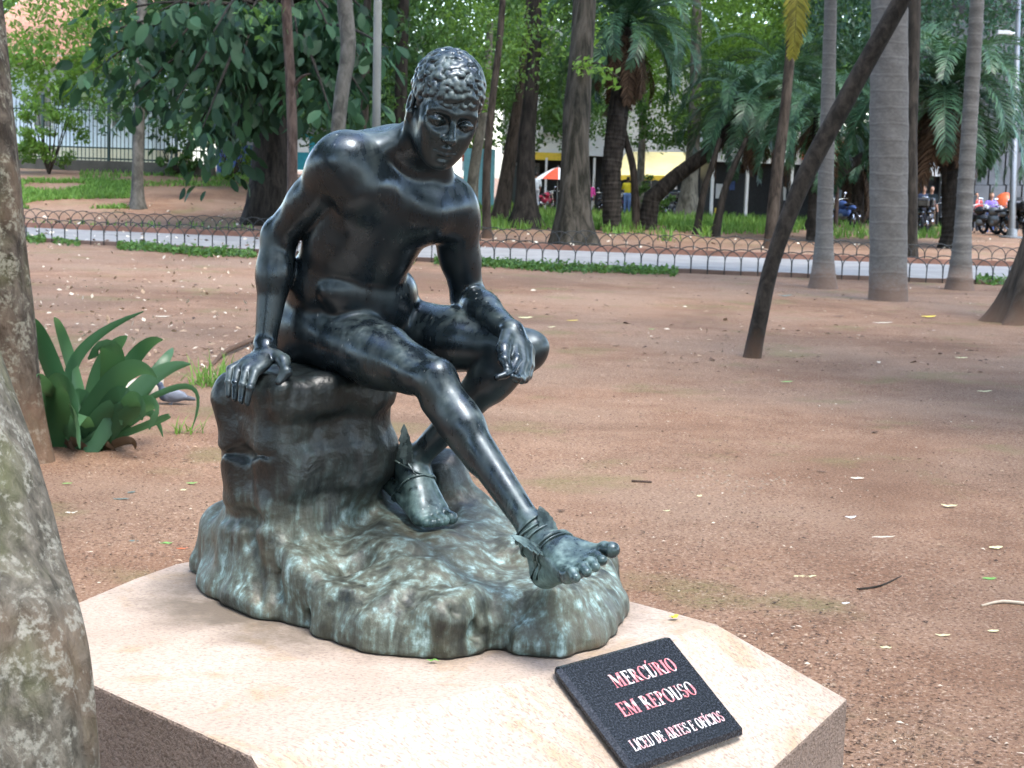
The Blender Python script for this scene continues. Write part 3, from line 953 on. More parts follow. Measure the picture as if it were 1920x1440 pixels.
    kl = .003 + .030 * near(pc_, .10, .22)
    T.merge(L, kl.astype(np.float32))

def build_body():
    lo, hi = np.array([-.68, 2.95, .66]), np.array([.26, 4.05, 2.02])
    pts = np.array(list(J.values()))
    S = SDF(np.array([pts[:, 0].min() - .16, 2.98, .80]), np.array([.25, pts[:, 1].max() + .20, 1.95]), 0.0040)
    fill_body(S)
    V, Q = S.surface()
    V = relax(V, Q, 2, .5)
    boxes = [(HC - .15 - ZZ * .01, HC + .15)]
    for c, r in ((W(485, 700, 3.51), .085), (W(968, 672, 3.44), .078), (W(1075, 1050, 3.17), .125), (W(790, 920, 3.68), .125)):
        boxes.append((c - r, c + r))
    VV, QQ = [V], [Q]; off = len(V)
    keep = np.ones(len(Q), bool); C = V[Q].mean(1)
    for lo, hi in boxes:
        s = SDF(lo, hi, 0.0019)
        fill_body(s)
        v, q = s.surface()
        v = relax(v, q, 3 if lo is boxes[0][0] else 1, .45)
        keep &= ~((C > lo + .010) & (C < hi - .010)).all(1)
        c = v[q].mean(1)
        q = q[((c > lo + .006) & (c < hi - .006)).all(1)]
        VV.append(v); QQ.append(q + off); off += len(v)
    QQ[0] = Q[keep]
    V = np.concatenate(VV); Q = np.concatenate(QQ)
    used = np.zeros(len(V), bool); used[Q.ravel()] = True
    remap = np.cumsum(used) - 1
    return V[used], remap[Q]

# ---- bronze
def bronze_mat(name, patina=0.25, dark=(0.004, 0.007, 0.009), rock=False):
    t = NT(name); p = t.pos()
    n1 = t.noise(p, 3.2, 6, .6, .4); n2 = t.noise(p, 11, 6, .62, .6); n3 = t.noise(p, 60, 4, .6)
    nz = t.sep(t.n.new('ShaderNodeNewGeometry').outputs['Normal'])[2]
    streak = t.noise(t.mapping(p, (34, 34, 5)), 1.0, 5, .6, .3)
    # weathering gathers on faces turned to the rain and runs down in streaks
    up = t.math('MULTIPLY', t.math('ADD', nz, 0.25, True), 0.8, True)
    if rock:
        a = t.math('ADD', t.math('MULTIPLY', n2, .55), t.math('MULTIPLY', streak, .45))
        z = t.sep(p)[2]
        low = t.ramp(t.math('DIVIDE', t.math('SUBTRACT', z, ZP), .60), [(0.0, 1.0), (0.20, .95), (0.34, .60), (0.44, .12), (0.88, .06), (0.97, .45)])
        m = t.math('MULTIPLY', t.ramp(t.math('ADD', a, t.math('MULTIPLY', up, .10)), [(0.40, 0), (0.60, 1)]), low)
        brown = t.ramp(n1, [(0.35, (0.010, 0.013, 0.013)), (0.50, (0.022, 0.025, 0.021)), (0.62, (0.10, 0.085, 0.055))])
        green = t.ramp(t.math('ADD', t.math('MULTIPLY', streak, .6), t.math('MULTIPLY', n3, .4)), [(0.34, (0.040, 0.048, 0.037)), (0.45, (0.080, 0.088, 0.065)), (0.52, (0.115, 0.138, 0.112)), (0.58, (0.165, 0.24, 0.22)), (0.67, (0.36, 0.48, 0.48))])
        base = t.mix(low, dark, brown)
        col = t.mix(m, base, green)
        spk = t.math('MULTIPLY', t.ramp(t.voro(p, 120), [(0.0, 1), (0.10, 0)]), t.ramp(n2, [(0.52, 0), (0.6, .6)]))
        col = t.mix(spk, col, (0.45, 0.55, 0.52))
        rough = t.ramp(m, [(0, .36), (1, .62)])
        h = t.math('ADD', t.math('MULTIPLY', n2, .7), t.math('MULTIPLY', n3, .3))
        t.P(color=col, rough=rough, metal=.15, spec=.5, normal=t.bump(h, .55, .012))
        return t.m
    a = t.math('ADD', t.math('MULTIPLY', n2, .6), t.math('MULTIPLY', streak, .4))
    m = t.math('MULTIPLY', t.ramp(a, [(0.46, 0), (0.62, 1)]), t.math('MULTIPLY', up, patina * 2.6, True))
    base = t.ramp(n1, [(0.30, dark), (0.52, (0.007, 0.011, 0.014)), (0.62, (0.013, 0.020, 0.021)), (0.74, (0.030, 0.028, 0.018))])
    col = t.mix(m, base, t.ramp(n3, [(0.35, (0.055, 0.085, 0.080)), (0.65, (0.16, 0.20, 0.19))]))
    zf = t.sep(p)[2]                                      # the feet stand in the wet and turn green
    mf = t.math('MULTIPLY', t.ramp(t.math('SUBTRACT', zf, .80), [(0.02, .9), (0.10, .45), (0.20, 0)]), t.ramp(a, [(0.42, .1), (0.58, 1)]))
    col = t.mix(mf, col, t.ramp(n3, [(0.35, (0.045, 0.085, 0.078)), (0.65, (0.17, 0.27, 0.255))]))
    # bird lime and scratches: small pale flecks on upper faces
    fl = t.math('MULTIPLY', t.ramp(t.voro(t.mapping(p, (60, 60, 26)), 1.0), [(0.05, 1), (0.14, 0)]), t.ramp(t.noise(p, 9, 3, .5), [(0.50, 0), (0.60, 1)]))
    fl = t.math('MULTIPLY', fl, t.math('ADD', up, .15, True))
    col = t.mix(t.math('MULTIPLY', fl, .75), col, (0.42, 0.44, 0.42))
    rough = t.math('ADD', t.ramp(t.math('ADD', t.math('MULTIPLY', n2, .5), t.math('MULTIPLY', streak, .5)), [(0.38, .19), (0.62, .42)]), t.math('MULTIPLY', m, .25))
    h = t.math('ADD', t.math('MULTIPLY', n2, .6), t.math('MULTIPLY', n3, .4))
    t.P(color=col, rough=rough, metal=0.0, spec=.56, normal=t.bump(h, .16, .004))
    t.b.inputs['Specular Tint'].default_value = (.74, .88, 1.0, 1)
    t.P(coat=.05); t.b.inputs['Coat Roughness'].default_value = .22
    return t.m

M_BRONZE = bronze_mat('dark polished bronze')
M_HAIR = bronze_mat('worn bronze hair', patina=.8, dark=(0.034, 0.040, 0.043))
M_ROCK = bronze_mat('verdigris bronze rock', rock=True)

statue = empty('statue', (float(J['pelvis'][0]), float(J['pelvis'][1]), ZP))
tag(statue, 'dark bronze statue of a seated nude youth leaning on a rock', 'statue')
def statue_part(name, V, Q, mat, parent=None):
    V = np.asarray(V) - np.array(statue.location)[None, :]
    return link(name, mesh_np(name, V, Q, mat), parent or statue)

_V, _Q = build_body()
body = statue_part('body', _V, _Q, M_BRONZE)

# ---- rock
def build_rock():
    foot = [(364, 1072), (382, 1102), (430, 1138), (500, 1163), (560, 1183), (610, 1207), (680, 1226), (760, 1234), (840, 1240), (880, 1233), (920, 1222),
            (980, 1229), (1050, 1234), (1100, 1221), (1140, 1196), (1161, 1165), (1166, 1120)]
    P = [G(u, v, ZP)[:2] for u, v in foot]
    for u, v, z in ((1150, 1078, .68), (1080, 1030, .75), (1020, 1000, .78), (950, 962, .80), (880, 925, .84), (845, 880, .90)):
        P.append(G(u, v, z)[:2])
    P += [W(820, 880, 4.02)[:2], W(720, 880, 4.16)[:2], W(560, 900, 4.20)[:2], W(440, 930, 4.10)[:2], W(385, 960, 4.00)[:2]]
    P = np.array(P)
    lo = np.array([P[:, 0].min() - .08, P[:, 1].min() - .08, ZP - .03]); hi = np.array([P[:, 0].max() + .08, P[:, 1].max() + .08, 1.28])
    S = SDF(lo, hi, .0062)
    X, Y = np.meshgrid(S.ax[0], S.ax[1], indexing='ij')
    d = np.full(X.shape, 1e9); ins = np.zeros(X.shape, bool)
    for i in range(len(P)):
        p, q = P[i], P[(i + 1) % len(P)]
        e = q - p; wx, wy = X - p[0], Y - p[1]
        t = np.clip((wx * e[0] + wy * e[1]) / (e @ e), 0, 1)
        d = np.minimum(d, np.hypot(wx - e[0] * t, wy - e[1] * t))
        c = (p[1] > Y) != (q[1] > Y)
        with np.errstate(divide='ignore', invalid='ignore'):
            ins ^= c & (X < (q[0] - p[0]) * (Y - p[1]) / (q[1] - p[1]) + p[0])
    d2 = np.where(ins, -d, d)
    # height of the base's top
    y0 = P[:, 1].min(); x0 = P[:, 0].min()
    Hh = ZP + .108 + .115 * np.clip((Y - y0 - .05) / .55, 0, 1) * np.clip((.17 - X) / .30, 0, 1) * np.clip((X + .80) / .25, .30, 1) + .012 * np.sin(X * 19 + Y * 9)
    fa = W(1040, 1092, 3.19)
    fa = W(1030, 1075, 3.25)
    Hh = Hh + (fa[2] - .022 - Hh) * np.exp(-(((X - fa[0]) / .10) ** 2 + ((Y - fa[1]) / .10) ** 2))
    lf = W(800, 978, 3.62)
    Hh = Hh + (lf[2] - .018 - Hh) * np.exp(-(((X - lf[0]) / .12) ** 2 + ((Y - lf[1]) / .11) ** 2))
    Z = S.ax[2][None, None, :]
    n0 = 0.0
    Xb, Yb = X[:, :, None], Y[:, :, None]
    side = d2[:, :, None] + .18 * np.clip(Z - ZP - .03, 0, 1) + .02 * vnoise(Xb * 9, Yb * 9, Z * 12, 3)
    top = (Z - Hh[:, :, None]) * .8
    k = .032
    t = np.clip(.5 - .5 * (top - side) / k, 0, 1)
    S.a = (top * (1 - t) + side * t + k * t * (1 - t)).astype(np.float32)
    # seat
    def E(u, v, dd, r, k=.03, yaw=0.0, tilt=0.0):
        c, s_ = math.cos(yaw), math.sin(yaw)
        M = np.array([[c, -s_, 0], [s_, c, 0], [0, 0, 1.0]])
        if tilt:
            ct, st = math.cos(tilt), math.sin(tilt)
            M = M @ np.array([[ct, 0, st], [0, 1, 0], [-st, 0, ct]])
        S.ell(W(u, v, dd), r, M, k)
    Nc, Lc, Rc = W(527, 850, 3.475), W(410, 850, 3.665), W(742, 850, 3.705)
    ex_ = nrm(np.append((Lc - Nc)[:2], 0)); ey_ = nrm(np.append((Rc - Nc)[:2], 0)); ey_ = nrm(ey_ - ex_ * (ex_ @ ey_))
    hx, hy = np.linalg.norm((Lc - Nc)[:2]) / 2, np.linalg.norm((Rc - Nc)[:2]) / 2 + .012
    bc = np.append(((Lc + Rc) / 2)[:2], 0); Mb = np.stack([ex_, ey_, ZZ], 1)
    ztop = W(560, 700, 3.6)[2]
    S.box(bc + ZZ * ((ZP + .05 + ztop) / 2), (hx, hy, (ztop - ZP - .05) / 2), Mb, .045, .03)
    S.box(bc + ZZ * (ztop - .045) - ex_ * .006 - ey_ * .004, (hx + .006, hy * .97, .045), Mb, .03, .012)          # lip under the hand
    S.box(bc + ZZ * (ZP + .31) - ey_ * .012, (hx + .004, hy * .9, .065), Mb, .03, .010)                          # middle course
    S.ell(W(600, 722, 3.72), (.16, .16, .045), None, .03)
    E(825, 895, 3.86, (.055, .07, .060), .02)
    E(800, 935, 3.85, (.10, .08, .06), .03)
    # the seat stands in a shallow groove
    S.chain([W(398, 962, 3.70), W(465, 972, 3.565), W(528, 984, 3.445), W(620, 976, 3.535), W(705, 950, 3.63)], [.016, .016, .014, .012, .008], .02, 'sub')
    # keep clear of the raised left heel
    S.ell(W(745, 930, 3.70), (.045, .10, .038), None, .03, 'sub')
    # cracks
    S.chain([W(545, 730, 3.47), W(536, 800, 3.46), W(548, 870, 3.46), W(538, 960, 3.45)], [.004, .008, .006, .010], .02, 'sub')
    S.chain([W(398, 852, 3.66), W(450, 848, 3.575), W(527, 858, 3.455)], [.016, .014, .010], .014, 'sub')
    # folds running down the front of the base
    for (u0, v0, u1, v1, r) in ((560, 1020, 520, 1110, .010), (690, 1040, 575, 1165, .012), (860, 1090, 885, 1190, .010), (885, 1190, 950, 1200, .008),
                                (640, 1120, 615, 1195, .008), (470, 1010, 490, 1130, .008), (985, 1120, 930, 1215, .012), (760, 1120, 850, 1150, .008)):
        a_, b_ = None, None
        def hit(u, v):
            r_ = ray(u, v); best = None
            for q in np.arange(3.0, 4.0, .004):
                p = CAM + r_ * q
                ii = np.clip(((p - S.lo) / S.h).astype(int), 0, S.n - 1)
                if S.a[tuple(ii)] < 0: return p
            return CAM + r_ * 3.4
        S.cone(hit(u0, v0), hit(u1, v1), r * .7, r, .03, 'sub')
    S.ell(W(1040, 1165, 3.10), (.055, .03, .018), None, .03, 'sub')
    # roughness of the modelled stone, with chiselled planes
    Xs, Ys, Zs = S.grid((slice(None),) * 3)
    amp = .0045 * vnoise(Xs * 9 + 3, Ys * 9, Zs * 12, 11) + .004 * vnoise(Xs * 31, Ys * 31, Zs * 15, 5)
    rid = .009 * np.abs(vnoise(Xs * 6 + Zs * 5, Ys * 7, Zs * 2.5, 8))
    pl = np.zeros(1)
    rp = np.random.default_rng(4)
    for q in range(10):                                  # broad flat chisel planes crossing at odd angles
        nv = nrm(rp.normal(size=3) * np.array([1, 1, .5])); ph = rp.uniform(0, 9)
        pl = pl + np.abs(((Xs * np.float32(nv[0]) + Ys * np.float32(nv[1]) + Zs * np.float32(nv[2])) * np.float32(rp.uniform(5, 11)) + ph) % 1.0 - .5)
    S.a = (S.a + amp + rid + .009 * (pl - 2.5) - .004).astype(np.float32)
    # flat underside
    S.a = np.maximum(S.a, (ZP + .0015 - Z)).astype(np.float32)
    V, Q = S.surface()
    return relax(V, Q, 1, .4), Q
_V, _Q = build_rock()
rock = statue_part('rock_base', _V, _Q, M_ROCK)

# ---- hair: a cap of modelled curls
def build_hair():
    rnd = random.Random(5)
    c0 = (0, -.014, .030); R = (.0725, .0985, .0830)
    def ok(r, f, u):
        """Inside the hair line?"""
        if f > .045: return u > .027
        if f > .005: return u > .027 - (.045 - f) * .85
        if f > -.03: return u > .006 - (.005 - f) * .6 + (.012 if f > -.02 else -.03)
        return u > -.062
    S = SDF(HC - .135, HC + .135, .0021)
    S.ell(hp(*c0), np.array(R) * HS, HM, 0)
    # cut the cap back to the hair line: drop the face, neck and ear side
    X, Y, Z = S.grid((slice(None),) * 3)
    l = [((X - HC[0]) * HM[0, j_] + (Y - HC[1]) * HM[1, j_] + (Z - HC[2]) * HM[2, j_]) / HS for j_ in range(3)]
    line = np.where(l[1] > .045, .027, np.where(l[1] > .005, .027 - (.045 - l[1]) * .85, np.where(l[1] > -.03, -.012 - (.005 - l[1]) * .6, -.062)))
    S.a = np.maximum(S.a, (line - l[2]) * .7).astype(np.float32)
    seeds = []; tries = 0
    while len(seeds) < 230 and tries < 7000:
        tries += 1
        v = nrm([rnd.gauss(0, 1) for _ in range(3)])
        p = np.array(c0) + np.array(R) * v
        if not ok(p[0], p[1], p[2] + .002): continue
        md = .0135 if p[1] > -.02 else .017
        if any(abs(p[0] - q[0]) < md and np.linalg.norm(p - q) < md for q, _ in seeds): continue
        seeds.append((p, v))
    for p, v in seeds:
        n = nrm(v / np.array(R))
        down = np.array([0.5 * rnd.uniform(-1, 1), .55, -.6]); down = nrm(down - n * (down @ n))
        side = np.cross(n, down) * (1 if rnd.random() < .5 else -1)
        sz = rnd.uniform(.0090, .0150); turn = rnd.uniform(.55, .95); m = 9
        for strand in range(2):
            pts = []; rad = []; fac = (1.0, .55)[strand]
            for i in range(m):
                t = i / (m - 1); g = math.pi * .75 - t * turn * 2 * math.pi; rr = sz * (1 - .45 * t) * fac
                pos = down * (rr * math.cos(g) + sz * .5 * (t - .6)) + side * rr * math.sin(g)
                pp = p + pos; w = (pp - np.array(c0)) / np.array(R); w = w / np.linalg.norm(w)
                pts.append(hp(*(np.array(c0) + np.array(R) * w + n * (-.0004 + .0026 * math.sin(t * 2.6)))))
                rad.append((.0036 * math.sin(math.pi * min(1, .25 + t * .68)) + .0008) * sz / .0125)
            S.chain(pts, rad, .0024)
    V, Q = S.surface()
    return relax(V, Q, 1, .3), Q
_V, _Q = build_hair()
hair = statue_part('hair', _V, _Q, M_HAIR, body)

# ---- ankle straps and small wings
from mathutils.bvhtree import BVHTree
_bv = BVHTree.FromPolygons([tuple(v.co) for v in body.data.vertices], [tuple(p.vertices) for p in body.data.polygons])
_sl = Vector(statue.location)
M_STRAP = bronze_mat('weathered bronze straps', patina=1.2, dark=(0.055, 0.085, 0.080))
def ring(c, axis, reach=.10, off=.002, a0=0.0, a1=2 * math.pi, n=40, tilt=0.0):
    """Points of the body's surface around an axis."""
    c = Vector(c) - _sl; axis = Vector(axis).normalized()
    x = axis.orthogonal().normalized(); y = axis.cross(x)
    out = []
    for i in range(n + 1):
        g = a0 + (a1 - a0) * i / n
        dr = x * math.cos(g) + y * math.sin(g)
        h = _bv.ray_cast(c + dr * reach, -dr, reach)
        q = h[0] + dr * off if h[0] is not None else c + dr * .03
        out.append(q + axis * tilt * math.sin(g))
    return out
def strap(parent, rings):
    b = MB()
    for pts, rad in rings:
        b.tube(pts, rad, 6, flat=.6)
    return b.build('sandal_strap', M_STRAP, parent, True)
def wing(parent, root, tip, face, width, curl):
    """A small feathered wing: a bent tapering blade with a scalloped edge."""
    root = Vector(root) - _sl; tip = Vector(tip) - _sl; face = Vector(face).normalized()
    ax = tip - root; L_ = ax.length; ax.normalize()
    sd = face.cross(ax).normalized(); b = MB(); n = 14
    vs = []
    for i in range(n + 1):
        t = i / n
        w = width * (math.sin(math.pi * min(1, .22 + .78 * t)) ** .8) * (1 - .12 * (i % 3)) + .001
        c = root + ax * L_ * t + face * curl * math.sin(t * 1.9) * L_
        th = .0035 * (1 - .7 * t)
        for q, s in ((-.35, th), (1.0, th * .5), (1.0, -th * .5), (-.35, -th)):
            vs.append(c + sd * w * q + face * s)
    fs = [(i * 4 + k, i * 4 + (k + 1) % 4, i * 4 + 4 + (k + 1) % 4, i * 4 + 4 + k) for i in range(n) for k in range(4)]
    fs += [(3, 2, 1, 0), (n * 4, n * 4 + 1, n * 4 + 2, n * 4 + 3)]
    b.add(vs, fs)
    return b.build('ankle_wing', M_STRAP, parent, False)
_ra, _rk = J['rank'], J['rknee']; _sd_ = nrm(_ra - _rk)
_inst = W(1078, 1048, 3.17)
_ri = nrm(_inst - _ra)
strap(body, [(ring(_ra - _sd_ * .004, _sd_, .07), .0042), (ring(_ra - _sd_ * .012, _sd_, .07, tilt=.006), .0035), (ring(_ra + _sd_ * .006 + _ri * .01, nrm(_sd_ + _ri * .5), .08), .0042),
             (ring(lerp(_ra, _inst, .42), nrm(_ri + _sd_ * .55), .09), .0050), (ring(lerp(_ra, _inst, .50), nrm(_ri + _sd_ * .3), .09), .0028)])
wing(body, W(1014, 1030, 3.20), W(958, 1010, 3.17), _U * .8 - _F * .5, .032, .12)
wing(body, W(1040, 995, 3.245), W(1008, 948, 3.25), -_F * .8 + _R * .4, .026, .14)
_la, _lk = J['lank'], J['lknee']; _sd2 = nrm(_la - _lk); _li = nrm(W(815, 960, 3.65) - _la)
strap(body, [(ring(_la - _sd2 * .004, _sd2, .07), .0040), (ring(_la + _sd2 * .010 + _li * .012, nrm(_sd2 + _li * .6), .08), .0040), (ring(lerp(_la, W(815, 960, 3.65), .40), _li, .09), .0032)])
wing(body, W(770, 868, 3.655), W(755, 795, 3.645), -_F * .8 + _R * .3, .024, .12)
# ------------------------------------------------------------------ trees, palms and foliage
def leaf_mat(name, dark, light, rough=.45, trans=.35, spec=.35):
    """Leaf colour varies leaf by leaf; part of the light passes through."""
    t = NT(name)
    at = t.n.new('ShaderNodeAttribute'); at.attribute_name = 'tint'
    c = t.ramp(at.outputs['Fac'], [(0.0, dark), (0.75, light), (1.0, tuple(min(1, q * 1.25) for q in light))])
    t.P(color=c, rough=rough, spec=spec)
    tr = t.n.new('ShaderNodeBsdfTranslucent'); t.t.links.new(t.mix(.5, c, (light[0] * 1.3, light[1] * 1.2, light[2] * .6)), tr.inputs[0])
    mx = t.n.new('ShaderNodeMixShader'); mx.inputs[0].default_value = trans
    t.t.links.new(t.b.outputs[0], mx.inputs[1]); t.t.links.new(tr.outputs[0], mx.inputs[2]); t.t.links.new(mx.outputs[0], t.out.inputs[0])
    return t.m
L_DARK = leaf_mat('dark glossy leaf', (0.006, 0.020, 0.011), (0.030, 0.072, 0.034), .55, .28, .14)
L_DARK2 = leaf_mat('small dark leaf', (0.011, 0.032, 0.011), (0.046, 0.104, 0.030), .5, .40, .25)
L_MID = leaf_mat('mid green leaf', (0.022, 0.056, 0.015), (0.082, 0.165, 0.040), .5, .42, .25)
L_LIGHT = leaf_mat('yellow-green leaf', (0.042, 0.095, 0.018), (0.140, 0.255, 0.048), .5, .5, .25)
L_BLUE = leaf_mat('blue-green leaf', (0.014, 0.042, 0.026), (0.046, 0.105, 0.062), .45, .3, .25)
L_PALM = leaf_mat('palm leaf', (0.010, 0.034, 0.018), (0.048, 0.108, 0.054), .42, .28, .32)
L_PALMY = leaf_mat('yellowing palm leaf', (0.11, 0.10, 0.02), (0.30, 0.27, 0.05), .45, .45)
L_DEAD = leaf_mat('dead palm leaf', (0.030, 0.020, 0.014), (0.085, 0.055, 0.034), .8, .1, .1)
L_STRAP = leaf_mat('strap leaf', (0.026, 0.080, 0.036), (0.070, 0.160, 0.075), .38, .35, .4)
L_GRASS = leaf_mat('grass blade', (0.055, 0.120, 0.024), (0.155, 0.285, 0.062), .6, .45, .2)

def bark_mat(name, dark, light, scale=6.0, stretch=.25, bump=.02, lichen=None, soil=None, bands=None, crack=.7):
    t = NT(name); p = t.pos()
    v = t.mapping(p, (scale, scale, scale * stretch))
    n = t.noise(v, 1.6, 6, .65, .6); f = t.noise(v, 6.0, 4, .6); cr = t.voro(t.mapping(p, (scale * 1.4, scale * 1.4, scale * stretch)), 1.6)
    c = t.mix(t.ramp(n, [(0.38, 0), (0.64, 1)]), tuple(q * .55 for q in dark), tuple(q * .72 for q in light))
    c = t.mix(t.ramp(cr, [(0.02, crack), (0.24, 0)]), c, tuple(q * .45 for q in dark))
    if lichen:
        c = t.mix(t.ramp(t.noise(p, scale * .22, 4, .6), [(0.50, 0), (0.66, .6)]), c, (light[0] * .45, light[1] * .55, light[2] * .28))
        c = t.mix(t.ramp(t.noise(p, scale * .16, 3, .5, .5), [(0.54, 0), (0.66, .5)]), c, (0.10, 0.066, 0.042))
        li = t.math('MULTIPLY', t.ramp(t.noise(p, scale * 1.1, 5, .7, .3), [(0.50, 0), (0.58, 1)]), t.ramp(t.noise(p, scale * 5, 4, .6), [(0.42, 0), (0.55, 1)]))
        c = t.mix(t.math('MULTIPLY', li, .7), c, lichen)
    if bands:                                              # pale leaf-scar rings
        z_ = t.math('ADD', t.sep(p)[2], t.math('MULTIPLY', t.noise(p, 2.2, 2, .5), .10))
        fr_ = t.math('FRACT', t.math('DIVIDE', z_, bands))
        c = t.mix(t.ramp(fr_, [(0.0, .32), (0.09, 0), (0.88, 0), (1.0, .15)]), c, (0.21, 0.20, 0.185))
        c = t.mix(t.ramp(fr_, [(0.80, 0), (0.90, .35), (0.94, 0)]), c, (0.04, 0.037, 0.033))
    if soil is not None:                                   # splashed red soil on the lowest part of the trunk
        z = t.math('SUBTRACT', t.sep(p)[2], soil)
        c = t.mix(t.ramp(t.math('ADD', z, t.math('MULTIPLY', n, .5)), [(0.22, .6), (0.62, 0)]), c, (0.15, 0.088, 0.058))
    h = t.math('ADD', t.math('MULTIPLY', n, .6), t.math('ADD', t.math('MULTIPLY', f, .25), t.math('MULTIPLY', cr, .4)))
    t.P(color=c, rough=.9, spec=.15, normal=t.bump(h, .9, bump))
    return t.m
B_DARK = bark_mat('dark ridged bark', (0.014, 0.012, 0.009), (0.045, 0.038, 0.030), 5, .22)
B_BROWN = bark_mat('brown bark', (0.028, 0.021, 0.015), (0.082, 0.064, 0.048), 5, .22, soil=0.0)
B_PINK = bark_mat('pinkish bark', (0.055, 0.036, 0.028), (0.120, 0.085, 0.068), 6, .3)
B_GREY = bark_mat('smooth grey bark', (0.075, 0.072, 0.060), (0.150, 0.142, 0.122), 3, .6, .006)
B_PEEL = bark_mat('peeling bark', (0.020, 0.019, 0.012), (0.088, 0.076, 0.058), 4, .14, .03)
B_PALE = bark_mat('pale mottled bark', (0.12, 0.11, 0.085), (0.24, 0.22, 0.17), 3, .5)
B_PALM = bark_mat('grey palm bark', (0.165, 0.156, 0.142), (0.175, 0.165, 0.150), 9, 1.6, .003, soil=0.15, bands=.24, crack=.12)
B_EDGE = bark_mat('grey-brown rough bark', (0.034, 0.027, 0.020), (0.110, 0.092, 0.072), 9, .5, .03, lichen=(0.17, 0.165, 0.13), soil=0.05)
B_LICH = bark_mat('lichened bark', (0.080, 0.075, 0.060), (0.165, 0.152, 0.125), 20, .55, .012, lichen=(0.22, 0.22, 0.19))

def noise_tube(pts, rad, n=14, amp=.06, freq=3.0, seed=0, sub=6, flare=0.0, rings=None, lobes=0):
    """Tapered limb along pts with uneven bark; smooth spline, optional flared foot."""
    P = [np.array(p, float) for p in pts]
    q, R = [], []
    m = len(P)
    for i in range(m - 1):
        p0, p1, p2, p3 = P[max(i - 1, 0)], P[i], P[i + 1], P[min(i + 2, m - 1)]
        for k in range(sub):
            t = k / sub
            q.append(.5 * ((2 * p1) + (-p0 + p2) * t + (2 * p0 - 5 * p1 + 4 * p2 - p3) * t * t + (-p0 + 3 * p1 - 3 * p2 + p3) * t ** 3))
            R.append(rad[i] + (rad[i + 1] - rad[i]) * t)
    q.append(P[-1]); R.append(rad[-1])
    V = []; prev = None
    for i, p in enumerate(q):
        t = nrm(q[min(i + 1, len(q) - 1)] - q[max(i - 1, 0)])
        a = prev if prev is not None else (np.array([0, 0, 1.]) if abs(t[2]) < .8 else np.array([1., 0, 0]))
        a = nrm(a - t * (a @ t)); prev = a; b = np.cross(t, a)
        hgt = p[2] - P[0][2]
        for k in range(n):
            g = 2 * math.pi * k / n
            r = R[i]
            r *= 1 + amp * mnoise.noise(Vector((math.cos(g) * freq * .5 + seed * 7.1, math.sin(g) * freq * .5, float(np.linalg.norm(p - P[0])) * freq * .35)))
            if flare: r *= 1 + flare * math.exp(-hgt / (rad[0] * 1.6)) * (1 + (.55 * math.sin(lobes * g + seed) if lobes else 0))
            V.append(p + (a * math.cos(g) + b * math.sin(g)) * r)
    Q = [(i * n + k, i * n + (k + 1) % n, (i + 1) * n + (k + 1) % n, (i + 1) * n + k) for i in range(len(q) - 1) for k in range(n)]
    return np.array(V), np.array(Q)

def join(parts):
    V, Q, o = [], [], 0
    for v, q in parts:
        V.append(v); Q.append(np.asarray(q) + o); o += len(v)
    return np.concatenate(V), np.concatenate(Q)

def leaves(C, size, rnd, up=.6, droop=.25, aspect=.45, var=.35, axis=None, big=False):
    """One leaf at each centre C: a pointed blade; returns V, Q, tint."""
    C = np.asarray(C, float); n = len(C)
    d = rnd.normal(size=(n, 3)) if axis is None else axis + rnd.normal(size=(n, 3)) * .45
    d[:, 2] -= droop * 1.5
    d /= np.linalg.norm(d, axis=1)[:, None]
    nn = rnd.normal(size=(n, 3)); nn[:, 2] += up * 3
    s = np.cross(d, nn); s /= np.linalg.norm(s, axis=1)[:, None] + 1e-9
    nn = np.cross(s, d)
    L = size * (1 + var * rnd.uniform(-1, 1, n))[:, None]; w = L * aspect / 2
    tint = rnd.uniform(0, 1, n)
    if big:                                   # broader, with a bent midrib and rounded sides
        ts = [0, .22, .55, .85, 1.0]; ws = [.06, .75, 1.0, .62, .04]
        rows = []
        for t, wk in zip(ts, ws):
            mid = C + d * L * (t - .2) - nn * L * .16 * t * t
            rows += [mid - s * w * wk + nn * w * .22 * wk, mid, mid + s * w * wk + nn * w * .22 * wk]
        V = np.stack(rows, 1).reshape(-1, 3); k = 15
        q = []
        for i in range(4):
            q += [(3 * i, 3 * i + 1, 3 * i + 4, 3 * i + 3), (3 * i + 1, 3 * i + 2, 3 * i + 5, 3 * i + 4)]
        Q = (np.array(q)[None] + (np.arange(n) * k)[:, None, None]).reshape(-1, 4)
        return V, Q, np.repeat(tint, k)
    V = np.stack([C - d * L * .5, C + s * w - d * L * .05 + nn * w * .15, C + d * L * .5 - nn * L * .10, C - s * w - d * L * .05 + nn * w * .15], 1).reshape(-1, 3)
    Q = (np.array([[0, 1, 2, 3]])[None] + (np.arange(n) * 4)[:, None, None]).reshape(-1, 4)
    return V, Q, np.repeat(tint, 4)

def leaf_obj(name, V, Q, tint, mat, parent=None, org=(0, 0, 0)):
    me = mesh_np(name, np.asarray(V) - np.array(org)[None], Q, mat, True)
    at = me.attributes.new('tint', 'FLOAT', 'POINT'); at.data.foreach_set('value', np.asarray(tint, dtype=np.float32))
    return link(name, me, parent)

def clumps(centres, radii, per, rnd, flat=.7):
    """Leaf centres gathered in twiggy clumps."""
    out = []
    for c, r in zip(centres, radii):
        v = rnd.normal(size=(per, 3)); v /= np.linalg.norm(v, axis=1)[:, None]
        v *= (rnd.uniform(0, 1, per) ** .45)[:, None] * r
        v[:, 2] *= flat
        out.append(np.asarray(c) + v)
    return np.concatenate(out)

